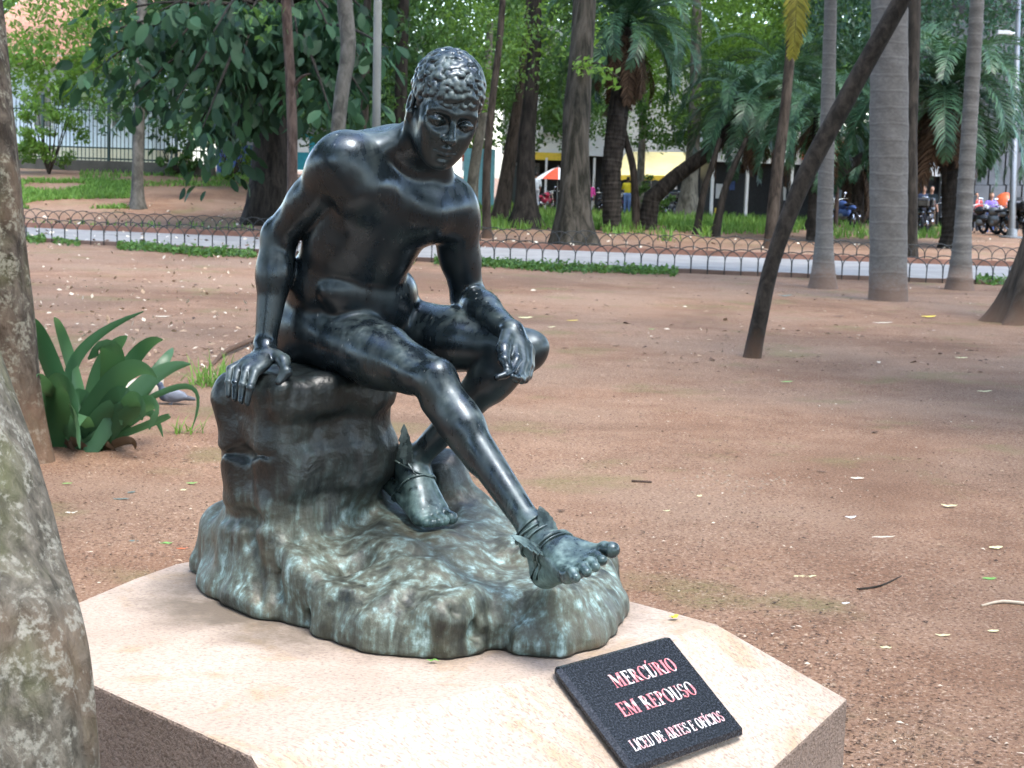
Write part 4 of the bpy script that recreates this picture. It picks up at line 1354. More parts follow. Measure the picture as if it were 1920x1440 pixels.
def tree(name, label, pts, rad, bark, group=None, crown=None, limbs=(), n=14, amp=.08, flare=.0, lobes=0, seed=1, sub=6, freq=3.0, cat='tree'):
    """A tree: Empty at the foot > trunk (with limbs), crown."""
    foot = np.array(pts[0], float)
    root = empty(name, tuple(foot)); tag(root, label, cat, group)
    parts = [noise_tube([np.array(p) - foot for p in pts], rad, n, amp, freq, seed, sub, flare, None, lobes)]
    for lp, lr in limbs:
        parts.append(noise_tube([np.array(p) - foot for p in lp], lr, 7, .08, 3, seed + 3, 5))
    V, Q = join(parts)
    link('trunk', mesh_np('trunk', V, Q, bark), root)
    if crown:
        V, Q, t = crown
        leaf_obj('crown', V, Q, t, crown_mat[0], root, foot)
    return root
crown_mat = [L_MID]

def col(u, v0, d, v1=None, lean=0.0):
    """Foot on the terrain under pixel column u at depth d, and a point of the trunk at (u + lean, v1)."""
    x = W(u, v0, d); return np.array([x[0], x[1], HT(x[0], x[1]) - .05])

def stem(pix, d):
    """Trunk points from pixels (u, v) at depth d (a number or one per point); the first is sunk to the ground."""
    ds = d if isinstance(d, (list, tuple)) else [d] * len(pix)
    P = [W(u, v, q) for (u, v), q in zip(pix, ds)]
    P[0] = np.array([P[0][0], P[0][1], HT(P[0][0], P[0][1]) - .06])
    return P
def px(w, d): return w * d / FPX

nr = np.random.default_rng(11)

# 1 lichened trunk, close by at the lower left
P_ = [W(-40, 1900, 2.35), W(10, 1440, 2.38), W(-40, 1080, 2.45), W(-120, 760, 2.55), W(-260, 300, 2.8), W(-420, -500, 3.6), W(-500, -1400, 5.0)]
P_[0][2] = -.05
crown_mat[0] = L_MID
cc = [np.array([-1.6, 5.0, 6.2]) + nr.normal(size=3) * np.array([1.6, 1.6, .9]) for _ in range(34)]
cr = leaves(clumps(cc, [.55] * 34, 46, nr), .12, nr)
_lim = [([P_[-2], P_[-2] + np.array([.5, 1.0, 1.2]), np.array([-1.4, 4.9, 5.9])], [.07, .05, .02]), ([P_[-1], P_[-1] + np.array([-.5, .6, .8])], [.05, .02])]
tree('lichened_tree', 'lichen-blotched grey tree trunk leaning in at the lower left corner', P_, [.19, .135, .125, .115, .11, .09, .06], B_LICH, crown=cr, limbs=_lim, n=64, amp=.09, sub=30, freq=7, seed=4)

# 2 dark trunk at the left edge
P_ = [W(5, 860, 8.9), W(0, 760, 8.9), W(-20, 450, 8.9), W(-42, 150, 9.0), W(-75, -150, 9.2), W(-160, -900, 9.6), W(-200, -1500, 10)]
P_[0] = np.array([P_[0][0], P_[0][1], -.06])
cc = [P_[-1] + np.array([-.2, 0, -.6]) + nr.normal(size=3) * np.array([1.9, 1.9, .9]) for _ in range(34)]
cr = leaves(clumps(cc, [.7] * 34, 44, nr), .15, nr)
tree('rough_barked_tree', 'rough dark-barked tree at the left edge behind the leaning lichened trunk', P_, [.245, .215, .195, .175, .165, .12, .07], B_EDGE, crown=cr, n=40, amp=.10, flare=.18, lobes=3, sub=16, freq=5, seed=9)

# 3 slender tree before the railing
crown_mat[0] = L_MID
P_ = stem([(258, 408), (258, 330), (262, 180), (268, -60), (270, -220)], 46)
cc = [P_[-1] + np.array([0, 0, -.5]) + nr.normal(size=3) * np.array([1.6, 1.2, 1.0]) for _ in range(16)]
tree('slender_tree', 'slender straight grey-brown tree standing before the iron railing', P_, [px(12, 46), px(10.5, 46), px(10, 46), px(9, 46), px(5, 46)], B_GREY, crown=leaves(clumps(cc, [.7] * 16, 40, nr), .16, nr), flare=.5, lobes=4)

# 4 broad-leaved tree with drooping glossy leaves
P_ = stem([(507, 372), (508, 330), (512, 240), (520, 100), (500, -60), (490, -300)], 44)
targets = [(200, 60), (260, 120), (320, 90), (250, 180), (330, 190), (390, 150), (400, 60), (450, 120), (380, 240), (440, 260), (480, 200), (560, 80), (600, 150), (620, 60), (680, 120), (700, 40), (560, 200), (180, 130), (300, 20), (470, 20), (620, 210), (730, 90), (690, 190), (350, 280), (210, 20), (420, 310)]
limbs = []; cen = []; axes = []
for (u, v) in targets:
    d = 37 + nr.uniform(-1.0, 6)
    tip = W(u, v, d); st = P_[3] + np.array([0, 0, nr.uniform(-.6, 1.6)])
    mid = (st + tip) / 2 + np.array([0, 0, .9])
    limbs.append(([st, mid, tip], [.09, .05, .012]))
    nl = 76
    for i in range(nl):
        t = nr.uniform(.35, 1.06)
        p = (1 - t) ** 2 * st + 2 * t * (1 - t) * mid + t * t * tip
        o_ = nr.normal(size=3); o_[2] = -abs(o_[2]) * .6
        cen.append(p + o_ * .42); axes.append(o_ * .7 + np.array([0, -.2, -.75]))
crown_mat[0] = L_DARK
cr = leaves(cen, .43, nr, .45, .15, .50, .35, np.array(axes), True)
tree('broad_leaved_tree', 'broad-leaved tree with thick dark trunk and large drooping dark leaves', P_, [px(44, 44), px(36, 44), px(32, 44), px(27, 44), px(20, 44), px(10, 44)], B_DARK, crown=cr, limbs=limbs, n=20, amp=.12, flare=.35, lobes=5)

# plain trunks whose crowns are above the picture, with some foliage
def simple(name, label, pix, wid, d, bark, mat=None, nclump=10, spread=(1.8, 1.8, 1.0), leaf=.17, per=40, flare=.3, lobes=4, limbs=(), low=None, seed=1, amp=.08):
    P = stem(pix, d); dd = d if not isinstance(d, (list, tuple)) else d[0]
    cr = None
    cen = []
    if mat is not None:
        crown_mat[0] = mat
        cen += [P[-1] + nr.normal(size=3) * np.array(spread) for _ in range(nclump)]
    for (u, v, q) in (low or []):
        cen.append(W(u, v, q))
    if cen:
        if mat is None: crown_mat[0] = L_MID
        cr = leaves(clumps(cen, [.75] * len(cen), per, nr), leaf, nr)
    return tree(name, label, P, [px(w / 2, dd) for w in wid], bark, crown=cr, flare=flare, lobes=lobes, limbs=limbs, seed=seed, amp=amp)

simple('slim_tree', 'slim pinkish-brown tree left of the smooth grey trunk', [(549, 372), (548, 250), (543, 130), (536, 0), (530, -160)], (20, 19, 19, 20, 12), 35, B_PINK, L_MID, 10, low=[(560, 60, 44), (520, 130, 45), (600, 120, 46)],
       limbs=[([W(549, 165, 35), W(565, 145, 34.8), W(582, 138, 34.6)], [px(4, 35), px(3, 35), px(1.5, 35)])])
simple('smooth_grey_tree', 'smooth pale grey curving trunk above the statue\'s right shoulder', [(625, 400), (630, 300), (640, 180), (653, 90), (646, 0), (640, -150)], (30, 28, 27, 29, 30, 18), 33.5, B_GREY, L_DARK, 10, seed=5, amp=.05)
simple('thin_dark_tree', 'thin dark tree trunk between the smooth grey trunk and the grey post', [(684, 400), (682, 260), (685, 110), (690, -40), (690, -160)], (22, 19, 16, 14, 8), 47, B_DARK, L_MID, 9, low=[(700, 190, 47), (720, 120, 48), (660, 160, 48)])
simple('dark_tree', 'dark tree trunk just left of the statue\'s head', [(752, 410), (750, 300), (752, 150), (756, 0), (756, -150)], (30, 26, 24, 22, 12), 49, B_DARK, L_MID, 9, low=[(735, 60, 49), (790, 60, 50), (720, 30, 50)])
simple('thin_leafy_tree', 'thin leaning tree just right of the statue\'s head', [(914, 432), (912, 330), (922, 200), (938, 60), (950, -120)], (17, 15, 14, 13, 8), 43, B_BROWN, L_MID, 8, low=[(900, 40, 44), (860, 60, 45), (960, 60, 44), (930, 130, 45), (985, 140, 44), (880, 20, 46), (935, 95, 43), (1005, 60, 44)], leaf=.14, per=60)
simple('leaning_tree', 'leaning dark trunk right of the thin leaning tree', [(938, 412), (952, 320), (968, 220), (985, 100), (1000, -80)], (30, 26, 23, 20, 12), 54, B_BROWN, L_MID, 8)
simple('mottled_tree', 'pale mottled leaning trunk just right of the statue\'s chin', [(884, 425), (886, 350), (893, 290), (902, 240), (912, 150), (920, 40)], (24, 21, 19, 18, 16, 10), 58, B_PALE, L_MID, 8, low=[(905, 210, 60), (880, 190, 61), (930, 180, 61)], flare=.3)
simple('buttressed_tree', 'dark tree with flared buttress roots behind the path', [(984, 424), (985, 370), (988, 260), (1000, 120), (1004, 0), (1008, -160)], (42, 34, 31, 27, 24, 14), 50, B_DARK, L_MID, 10, flare=.9, lobes=5, low=[(985, 40, 52), (1030, 90, 52), (965, 170, 51), (1010, 200, 53), (1040, 30, 53)])
# big trunk with peeled bark and a leafy sprig
P_ = stem([(1076, 458), (1076, 420), (1078, 330), (1082, 200), (1093, 60), (1098, -80), (1100, -260)], 41)
crown_mat[0] = L_LIGHT
sp = []
for i in range(90):
    t = nr.uniform(0, 1); sp.append(W(1075 + 85 * t, 122 + 30 * t * t + nr.normal() * 11, 40.2 + nr.normal() * .2))
cr = leaves(np.concatenate([np.array(sp), clumps([P_[-1] + nr.normal(size=3) * np.array([2, 2, .8]) for _ in range(10)], [.8] * 10, 40, nr)]), .20, nr)
t13 = tree('thick_tree', 'thick tree with peeling lower bark right of the statue\'s shoulder', P_, [px(33, 41), px(30, 41), px(27, 41), px(25, 41), px(22, 41), px(21, 41), px(12, 41)], B_PEEL, crown=cr, n=26, amp=.09, flare=.45, lobes=4, sub=10,
     limbs=[([W(1085, 135, 40.6), W(1120, 118, 40.3), W(1165, 150, 40.1)], [.04, .02, .008])], seed=3)
simple('bent_thin_tree', 'thin bent dark trunk standing in the grass before the yellow awning', [(1194, 434), (1192, 380), (1186, 310), (1170, 250), (1160, 190)], (17, 15, 13, 13, 8), 52, B_BROWN, None, flare=.4)
simple('pale_tree', 'thick pale mottled trunk beside the parked motorcycles', [(1290, 404), (1292, 360), (1298, 300), (1302, 220), (1306, 60), (1310, -120)], (34, 29, 25, 24, 20, 12), 70, B_PALE, L_LIGHT, 12, flare=.7, spread=(3, 3, 1.5), low=[(1330, 140, 72), (1290, 90, 73), (1350, 60, 74), (1270, 180, 73), (1380, 110, 74), (1240, 40, 74)], leaf=.24)
simple('yellow_trunk_tree', 'slim yellowish mottled trunk in front of the yellow awning', [(1200, 392), (1201, 340), (1203, 280), (1206, 200), (1210, 60)], (15, 14, 14, 13, 9), 78, B_PALE, L_LIGHT, 10, spread=(2.5, 2.5, 1.5), leaf=.25)
simple('crooked_stem_tree', 'crooked thin stem at the left of the leaning palm stems', [(1306, 436), (1312, 400), (1322, 350), (1332, 320), (1350, 260)], (15, 13, 12, 11, 8), 50, B_DARK, None)
simple('twin_stem_tree', 'thin stem leaning right next to the crooked stem', [(1340, 438), (1347, 410), (1358, 360), (1375, 315), (1400, 260)], (18, 15, 13, 12, 8), 49, B_DARK, None)
simple('reddish_stem_tree', 'short thin reddish-brown stem between the ringed palm and the royal palm', [(1566, 437), (1568, 400), (1570, 350), (1571, 300)], (8, 8, 7, 5), 56, B_PINK, None, flare=.2)
simple('straight_dark_tree', 'straight dark trunk right behind the wide royal palm', [(1707, 470), (1708, 400), (1708, 250), (1712, 100), (1714, 0), (1716, -160)], (28, 25, 24, 25, 25, 14), 40, B_DARK, L_MID, 8, flare=.2)
# trunk with yellow frond: slim tree
simple('slim_leaning_tree', 'slim grey-brown trunk under the hanging yellow palm frond', [(1445, 462), (1453, 360), (1470, 220), (1482, 90), (1490, -60), (1495, -200)], (25, 22, 20, 19, 16, 10), 43, B_BROWN, L_MID, 6, flare=.25)
# leaning pole-like trunk, nearer
P_ = stem([(1408, 672), (1424, 600), (1452, 480), (1510, 330), (1590, 180), (1690, 0), (1800, -200), (1850, -420)], 15.3)
crown_mat[0] = L_MID
cc = [P_[-1] + nr.normal(size=3) * np.array([1.2, 1.2, .6]) + np.array([0, 0, .3]) for _ in range(26)]
tree('leaning_tree', 'dark slender trunk leaning steeply right, rising bare out of the open soil', P_, [px(16, 15.3), px(15.5, 15.3), px(14.5, 15.3), px(17, 15.3), px(17.5, 15.3), px(17, 15.3), px(14, 15.3), px(8, 15.3)],
     bark_mat('dark smooth bark', (0.018, 0.016, 0.013), (0.048, 0.041, 0.034), 9, .6, .006, soil=-.1), crown=leaves(clumps(cc, [.5] * 26, 36, nr), .12, nr), flare=.18, n=18, amp=.05, sub=10)
# flared trunk at the right edge
P_ = [np.array([6.62, 20.8, -.06])] + [W(1950, 520, 20.8), W(1970, 400, 20.8), W(2000, 150, 21), W(2030, -300, 21.5), W(2040, -700, 22)]
cc = [P_[-1] + nr.normal(size=3) * np.array([2.2, 2.0, .9]) for _ in range(30)]
tree('flared_tree', 'brown ridged tree foot flaring at the right edge of the picture', P_, [.34, .28, .25, .22, .2, .12], B_BROWN, crown=leaves(clumps(cc, [.8] * 30, 44, nr), .16, nr), n=28, flare=.75, lobes=5, amp=.10, sub=10)

# ---- palms
def palm_trunk(pts, rad, bark, ring=.22, depth=.03, n=20, flare=.25, name='trunk'):
    """Trunk with raised leaf-scar rings."""
    P = [np.array(p, float) for p in pts]; L_ = np.concatenate([[0], np.cumsum([np.linalg.norm(P[i + 1] - P[i]) for i in range(len(P) - 1)])])
    s = []; k = 0.0
    while k < L_[-1]:
        s += [k, k + ring * .80, k + ring * .92]; k += ring * (.96 + .25 * ((k * 7.3) % 1))
    s = np.array([x for x in s if x <= L_[-1]])
    C = np.stack([np.interp(s, L_, [p[i] for p in P]) for i in range(3)], 1); R = np.interp(s, L_, rad)
    V = []
    for i, (c, r) in enumerate(zip(C, R)):
        t = nrm(C[min(i + 1, len(C) - 1)] - C[max(i - 1, 0)]); a = nrm(np.array([1., 0, 0]) - t * t[0]); b = np.cross(t, a)
        rr = r * (1 + (depth if i % 3 == 2 else 0)) * (1 + flare * math.exp(-s[i] / .35))
        for q in range(n):
            g = 2 * math.pi * q / n
            V.append(c + (a * math.cos(g) + b * math.sin(g)) * rr * (1 + .015 * math.sin(g * 3 + i)) + t * .002 * math.sin(g * 2 + i * 1.7))
    Q = np.array([(i * n + k, i * n + (k + 1) % n, (i + 1) * n + (k + 1) % n, (i + 1) * n + k) for i in range(len(C) - 1) for k in range(n)])
    return np.array(V), Q

def frond_mesh(name, L_, el, sag, nl, lf, mat, rnd, droop=.5, vee=.35):
    """An arching rachis with two ranks of narrow leaflets; starts at the origin, runs along +X."""
    pts = []; p = np.zeros(3); a = el; m = 26
    for i in range(m + 1):
        pts.append(p.copy()); a -= sag / m * (1.0 + .9 * i / m)
        p = p + np.array([math.cos(a), 0, math.sin(a)]) * L_ / m
    pts = np.array(pts); V, Q, T = [], [], []
    # rachis
    for i in range(m + 1):
        r = .022 * (1 - i / m) + .004
        for dx, dz in ((0, r), (r, -r * .5), (-r, -r * .5)):
            V.append(pts[i] + np.array([0, dx, dz])); T.append(.35)
    for i in range(m):
        for k in range(3): Q.append((3 * i + k, 3 * i + (k + 1) % 3, 3 * i + 3 + (k + 1) % 3, 3 * i + 3 + k))
    for i in range(nl):
        t = .12 + .88 * (i + .5) / nl; f = t * m; i0 = min(int(f), m - 1); c = pts[i0] + (pts[i0 + 1] - pts[i0]) * (f - i0); tg = nrm(pts[i0 + 1] - pts[i0])
        up = np.cross(tg, [0, 1, 0]); up = -up if up[2] < 0 else up
        ll = lf * (math.sin(math.pi * min(1, .15 + .80 * t)) ** .6) * (1 + .18 * rnd.uniform(-1, 1))
        for s in (-1, 1):
            d = nrm(np.array([0, s, 0]) * .85 + tg * (.55 + .4 * t) + up * vee + rnd.normal(size=3) * .08)
            e = nrm(d + np.array([0, 0, -droop]) + rnd.normal(size=3) * .06)
            w = .017 * (1 + .3 * rnd.uniform(-1, 1)); sd = nrm(np.cross(d, up)) * w
            o = len(V); q1 = c + d * ll * .5; q2 = q1 + e * ll * .5
            V += [c - sd * .5, c + sd * .5, q1 + sd, q1 - sd, q2 + sd * .12, q2 - sd * .12]
            Q += [(o, o + 1, o + 2, o + 3), (o + 3, o + 2, o + 4, o + 5)]; T += [float(rnd.uniform(0, 1))] * 6
    me = mesh_np(name, np.array(V), np.array(Q), mat, True)
    at = me.attributes.new('tint', 'FLOAT', 'POINT'); at.data.foreach_set('value', np.array(T, dtype=np.float32))
    return me
FR = [frond_mesh('frond', 2.7, el, sag, 62, .46, L_PALM, nr, .45) for el, sag in ((1.35, 1.6), (1.0, 1.7), (.65, 1.75), (.3, 1.5), (-.1, 1.2))]
FRS = [frond_mesh('frond', 1.9, el, sag, 50, .36, L_PALM, nr, .4) for el, sag in ((1.3, 1.5), (.9, 1.7), (.5, 1.6), (.1, 1.3))]
FRD = [frond_mesh('dead_frond', 1.8, -.9, .75, 40, .34, L_DEAD, nr, .9, -.1)]
FRB = [frond_mesh('frond', 3.4, el, sag, 70, .60, L_PALM, nr, .7) for el, sag in ((1.2, 1.6), (.8, 1.7), (.35, 1.6), (-.1, 1.3))]
FRY = frond_mesh('frond', 2.0, -1.15, .5, 70, .34, L_PALMY, nr, .5, .1)
def palm(label, foot_pts, rad, bark, top, fr, nf, scale=1.0, dead=0, ring=.16, group=None, trunk_depth=.03, flare=.25, yaw0=0.0, name='palm_tree', sub=14):
    root = empty(name, tuple(foot_pts[0])); tag(root, label, 'palm tree', group)
    org = np.array(foot_pts[0])
    V, Q = palm_trunk([np.array(p) - org for p in foot_pts], rad, bark, ring, trunk_depth, sub, flare)
    link('trunk', mesh_np('trunk', V, Q, bark), root)
    for i in range(nf):
        k = min(len(fr) - 1, int(i / nf * len(fr)))
        o = link('frond', fr[k], root, tuple(np.array(top) - org)); o.rotation_euler = (nr.normal() * .12, nr.normal() * .08, yaw0 + i * 2.39996 + nr.normal() * .1)
        s = scale * (1 + .12 * nr.uniform(-1, 1)); o.scale = (s, s, s)
    for i in range(dead):
        o = link('dead_frond', FRD[0], root, tuple(np.array(top) - org + np.array([0, 0, -.15])))
        o.rotation_euler = (nr.normal() * .15, nr.normal() * .2, i * 2.39996); s = scale * (1 + .2 * nr.uniform(-1, 1)); o.scale = (s, s, s)
    return root
def vert(u, v, d, h, lean=(0, 0)):
    p = col(u, v, d); return p
# royal palm: smooth pale trunk
f_ = np.array([5.52, 24.26, -.05]); ft = W(1668, -10, 24.3); top_ = f_ + (ft - f_) * 2.0
palm('wide smooth grey royal palm trunk standing alone on the soil', [f_, f_ + (ft - f_) * .25, f_ + (ft - f_) * .6, ft, top_], [.265, .275, .285, .265, .20], B_PALM, top_, FRB, 14, 1.0, ring=.25, trunk_depth=.006, flare=.12, sub=28)
f_ = np.array([5.0, 26.7, -.05]); ft = W(1558, -10, 26.8); top_ = f_ + (ft - f_) * 1.7
palm('narrow ringed palm trunk crossing behind the leaning trunk', [f_, f_ + (ft - f_) * .2, ft, top_], [.190, .135, .100, .09], B_PALM, top_, FR, 14, 1.0, ring=.30, trunk_depth=.04, flare=.35, sub=22)
f_ = np.array([7.38, 27.3, -.05]); ft = W(1833, -10, 27.4); top_ = f_ + (ft - f_) * 1.7
palm('narrow palm trunk with dark raised rings near the right edge', [f_, f_ + (ft - f_) * .2, ft, top_], [.185, .140, .115, .09], B_PALM, top_, FR, 14, 1.0, ring=.27, trunk_depth=.09, flare=.42, sub=22)
# date palm with hanging dead skirt
tp = W(1176, 48, 50)
palm('feathery palm with hanging brown dead fronds above the thin bent trunk', [col(1150, 380, 50), W(1146, 320, 50), W(1158, 220, 50), W(1172, 110, 50), tp], [.28, .30, .32, .24, .16], B_DARK, tp, FR, 36, 1.3, 22, .12, flare=.1)
# arching palm
tp = W(1408, 196, 52)
palm('palm with dark trunk arching from lower left towards its feathery crown', [col(1212, 398, 52), W(1222, 372, 52), W(1268, 330, 52), W(1330, 285, 52), W(1378, 232, 52), tp], [.30, .27, .24, .22, .19, .15], B_DARK, tp, FR, 32, 1.2, 10, .12, flare=.2)
tp = W(1470, 150, 60)
palm('feathery palm half hidden behind the slim trunk with the yellow frond', [col(1455, 430, 60), W(1458, 300, 60), tp], [.25, .22, .16], B_DARK, tp, FR, 28, 1.35, 8, .14)
tp = W(1535, 215, 48)
palm('palm with a dark shaggy core left of the wide royal palm', [col(1524, 440, 48), W(1527, 330, 48), tp], [.17, .16, .14], B_DARK, tp, FR, 26, 1.05, 12, .12)
tp = W(1655, 245, 56)
palm('palm whose dark trunk arches right behind the royal palm', [col(1520, 410, 56), W(1545, 350, 56), W(1590, 312, 56), W(1630, 286, 56), tp], [.22, .20, .18, .16, .12], B_DARK, tp, FR, 20, .9, 4, .14)
tp = W(1612, 300, 62)
palm('low bushy palm between the reddish stem and the royal palm', [col(1606, 430, 62), W(1608, 380, 62), tp], [.26, .24, .18], B_BROWN, tp, FRS, 24, 1.15, 8, .14)
tp = W(1772, 170, 47)
palm('full dark palm crown between the royal palm and the ringed palm', [col(1788, 460, 47), W(1790, 440, 47), W(1785, 330, 47), tp], [.40, .36, .30, .22], B_DARK, tp, FR, 40, 1.4, 26, .12)
tp = W(1800, 262, 53)
palm('stout palm with drooping fronds behind the dark-ringed palm trunk', [col(1792, 448, 53), W(1796, 380, 53), tp], [.24, .20, .16], B_BROWN, tp, FR, 20, .8, 6, .13)
# hanging yellow frond of a palm above the picture
hf = link('palm_frond', FRY, None, tuple(W(1493, -95, 30))); hf.rotation_euler = (0, .0, -1.5)
tag(hf, 'yellowing palm frond hanging down from above the picture', 'palm frond')

# ---- far foliage: reads as one mass
def far_mass(label, boxes, mat, size, rnd, name='distant_foliage', per=38):
    cen = []; rad = []
    for (u0, u1, v0, v1, d0, d1, n, r) in boxes:
        for _ in range(n):
            cen.append(W(rnd.uniform(u0, u1), rnd.uniform(v0, v1), rnd.uniform(d0, d1))); rad.append(r * rnd.uniform(.6, 1.3))
    C = clumps(cen, rad, per, rnd, .75)
    V, Q, t = leaves(C, size, rnd, .7, .2, .5)
    o = leaf_obj(name, V, Q, t, mat); tag(o, label, 'foliage', kind='stuff')
    return o
far_mass('mass of yellow-green leaves beyond the railing at the left', [(-60, 200, -120, 120, 58, 70, 90, 1.0), (-20, 190, 90, 200, 57, 64, 60, .75), (140, 330, -80, 200, 60, 70, 100, .9)], L_LIGHT, .25, nr)
far_mass('dark wood far behind the trunks', [(-80, 2000, -200, 150, 84, 104, 900, 2.4), (280, 900, 100, 265, 80, 96, 200, 1.6), (1460, 2000, 120, 250, 84, 100, 120, 1.6), (1140, 1500, 60, 235, 94, 104, 120, 1.8)], L_MID, .60, nr, per=44)
far_mass('mass of dark leaves between the trunks behind the statue', [(300, 800, -160, 130, 52, 66, 330, 1.1), (300, 790, 100, 250, 54, 68, 150, .8), (560, 800, 200, 300, 56, 66, 40, .7)], L_DARK2, .25, nr, per=48)
far_mass('mass of green leaves above the street right of the statue', [(780, 1150, -160, 120, 58, 74, 250, 1.1), (860, 1060, 110, 230, 60, 70, 60, .6), (1040, 1160, 100, 215, 62, 74, 34, .7)], L_MID, .25, nr, per=44)
far_mass('pale sunlit leaves above the yellow awning', [(1140, 1540, -160, 110, 66, 82, 260, 1.3), (1200, 1480, 80, 235, 68, 82, 100, .9)], L_LIGHT, .28, nr, per=44)
far_mass('mass of blue-green leaves above the street at the right', [(1480, 1960, -160, 100, 60, 80, 270, 1.2), (1500, 1960, 80, 200, 64, 80, 110, .9)], L_BLUE, .27, nr, per=44)

far_mass('leaves hanging low before the shop fronts', [(935, 1075, 160, 272, 66, 76, 64, .6), (1090, 1170, 180, 262, 62, 74, 36, .6), (1190, 1340, 190, 280, 70, 82, 60, .6), (1340, 1600, 170, 290, 66, 76, 84, .7)], L_MID, .22, nr, per=40)
far_mass('fresh green sprays right of the statue\'s head', [(860, 1060, 10, 130, 46, 56, 40, .6), (1060, 1150, 20, 90, 46, 54, 12, .5), (880, 980, 120, 210, 48, 56, 14, .5)], L_LIGHT, .17, nr, per=40)
far_mass('dark leaves filling the gaps behind the broad-leaved tree', [(190, 790, -140, 225, 46.5, 54, 210, .8), (330, 520, 200, 270, 47, 53, 26, .6)], L_DARK2, .24, nr, per=44)
far_mass('unseen high crowns added above the view to block sky light', [(-300, 2220, -900, -140, 46, 74, 520, 1.6)], L_MID, .40, nr, per=40)  # out of view; added to shut out sky light behind the statue

# ---- unseen trees added beside and behind the viewer to block low sky light
def unseen_shade_trees():
    rw = np.random.default_rng(77)
    T, C, R_ = [], [], []
    spots = []
    for a in np.arange(100, 441, 15.0):                     # bearings clockwise from the view direction
        b = a % 360
        if b < 36 or b > 324: continue
        spots.append((b + rw.uniform(-5, 5), rw.uniform(9, 13))); spots.append((b + 7 + rw.uniform(-5, 5), rw.uniform(15, 22)))
    for b, r in spots:
        g = math.radians(b); x, y = r * math.sin(g), 3.0 + r * math.cos(g)
        h = rw.uniform(11, 14.5) if r < 14 else rw.uniform(17, 21)
        T.append(noise_tube([(x, y, -.1), (x + .2, y, h * .4), (x + rw.normal() * .4, y + rw.normal() * .4, h * .85)], [.22, .17, .08], 8, .08, 3, int(b), 4))
        for _ in range(38):
            q = rw.normal(size=3); q /= np.linalg.norm(q)
            C.append(np.array([x, y, h * .60]) + q * np.array([2.5, 2.5, h * .38]) * rw.uniform(.4, 1)); R_.append(1.0)
    # leaf clumps added overhead to cut sky light, with an opening above the statue
    c0 = np.array([-.1, 3.5, 1.3]); op = nrm([-.08, -.34, 1.0])
    for gx in np.arange(-20, 21, 1.9):
        for gy in np.arange(-14, 82, 1.9):
            p = np.array([gx + rw.normal() * .5, gy + rw.normal() * .5, rw.uniform(10, 15) + max(0, gy - 30) * .12])
            cosang = nrm(p - c0) @ op
            if cosang > math.cos(math.radians(29)): continue
            if mnoise.noise(Vector((p[0] * .16, p[1] * .16, 3.7))) > (.22 if gy < 22 else .34): continue
            C.append(p); R_.append(1.35)
    V, Q = join(T)
    lv, lq, lt = leaves(clumps(C, R_, 40, rw), .50, rw, .8, .15, .6)
    n0 = len(V)
    me = mesh_np('unseen_shade_trees', np.concatenate([V, lv]), np.concatenate([Q, lq + n0]), [B_BROWN, L_MID])
    me.polygons.foreach_set('material_index', np.concatenate([np.zeros(len(Q)), np.ones(len(lq))]).astype(np.int32))
    at = me.attributes.new('tint', 'FLOAT', 'POINT'); at.data.foreach_set('value', np.concatenate([np.full(n0, .5), lt]).astype(np.float32))
    tag(link('unseen_shade_trees', me), 'unseen trees and overhead leaves added to block sky light', 'wood', kind='stuff')
unseen_shade_trees()
# ------------------------------------------------------------------ railing, buildings and street life beyond the trees
def wbox(b_, u0, u1, v0, v1, d, depth, org):
    """Box whose front face covers pixels (u0..u1, v0..v1) at depth d; recorded relative to org."""
    p, q = W(u0, v1, d), W(u1, v0, d)
    b_.box(((p[0] + q[0]) / 2 - org[0], d_y(p, q) + depth / 2 - org[1], (p[2] + q[2]) / 2 - org[2]), (abs(q[0] - p[0]), depth, abs(q[2] - p[2])))
def d_y(p, q): return (p[1] + q[1]) / 2

# iron railing on a low wall
M_RAIL = flat_mat('dark green iron paint', (0.022, 0.045, 0.036), .5, .3, 12, .2, .4)
M_LOWW = concrete_mat('dark mossy wall', (0.075, 0.070, 0.055), .35)
def railing():
    A, B = W(20, 318, 56), W(402, 331, 54)
    A = np.array([A[0], A[1], HT(A[0], A[1])]); B = np.array([B[0], B[1], HT(B[0], B[1])])
    L_ = np.linalg.norm((B - A)[:2]); ang = math.atan2(B[1] - A[1], B[0] - A[0])
    root = empty('iron_railing', tuple(A), ang); tag(root, 'tall dark green iron railing on a low wall at the back left', 'railing')
    dz = B[2] - A[2]
    m = MB(); m.box((L_ / 2, 0, .10), (L_, .22, .5)); m.build('low_wall', M_LOWW, root)
    m = MB(); m.box((0, 0, 1.22), (.022, .022, 2.1)); m.tube([(0, 0, 2.26), (0, 0, 2.40)], [.017, .002], 4); bar = m.mesh('bar', M_RAIL)
    n = int(L_ / .145)
    for i in range(n):
        if i % 17 == 8: continue
        link('bar', bar, root, ((i + .5) * L_ / n, 0, dz * i / n * .3))
    for z in (.42, .78, 2.02):
        m = MB(); m.box((L_ / 2, .026, z), (L_, .03, .05)); m.build('rail', M_RAIL, root)
    m = MB(); m.box((0, 0, 1.3), (.085, .085, 2.3)); m.lathe([(.06, 2.45), (.07, 2.49), (.02, 2.56)], 8); pst = m.mesh('post', M_RAIL)
    for i in range(n):
        if i % 17 == 8: link('post', pst, root, ((i + .5) * L_ / n, 0, 0))
    return root
railing()

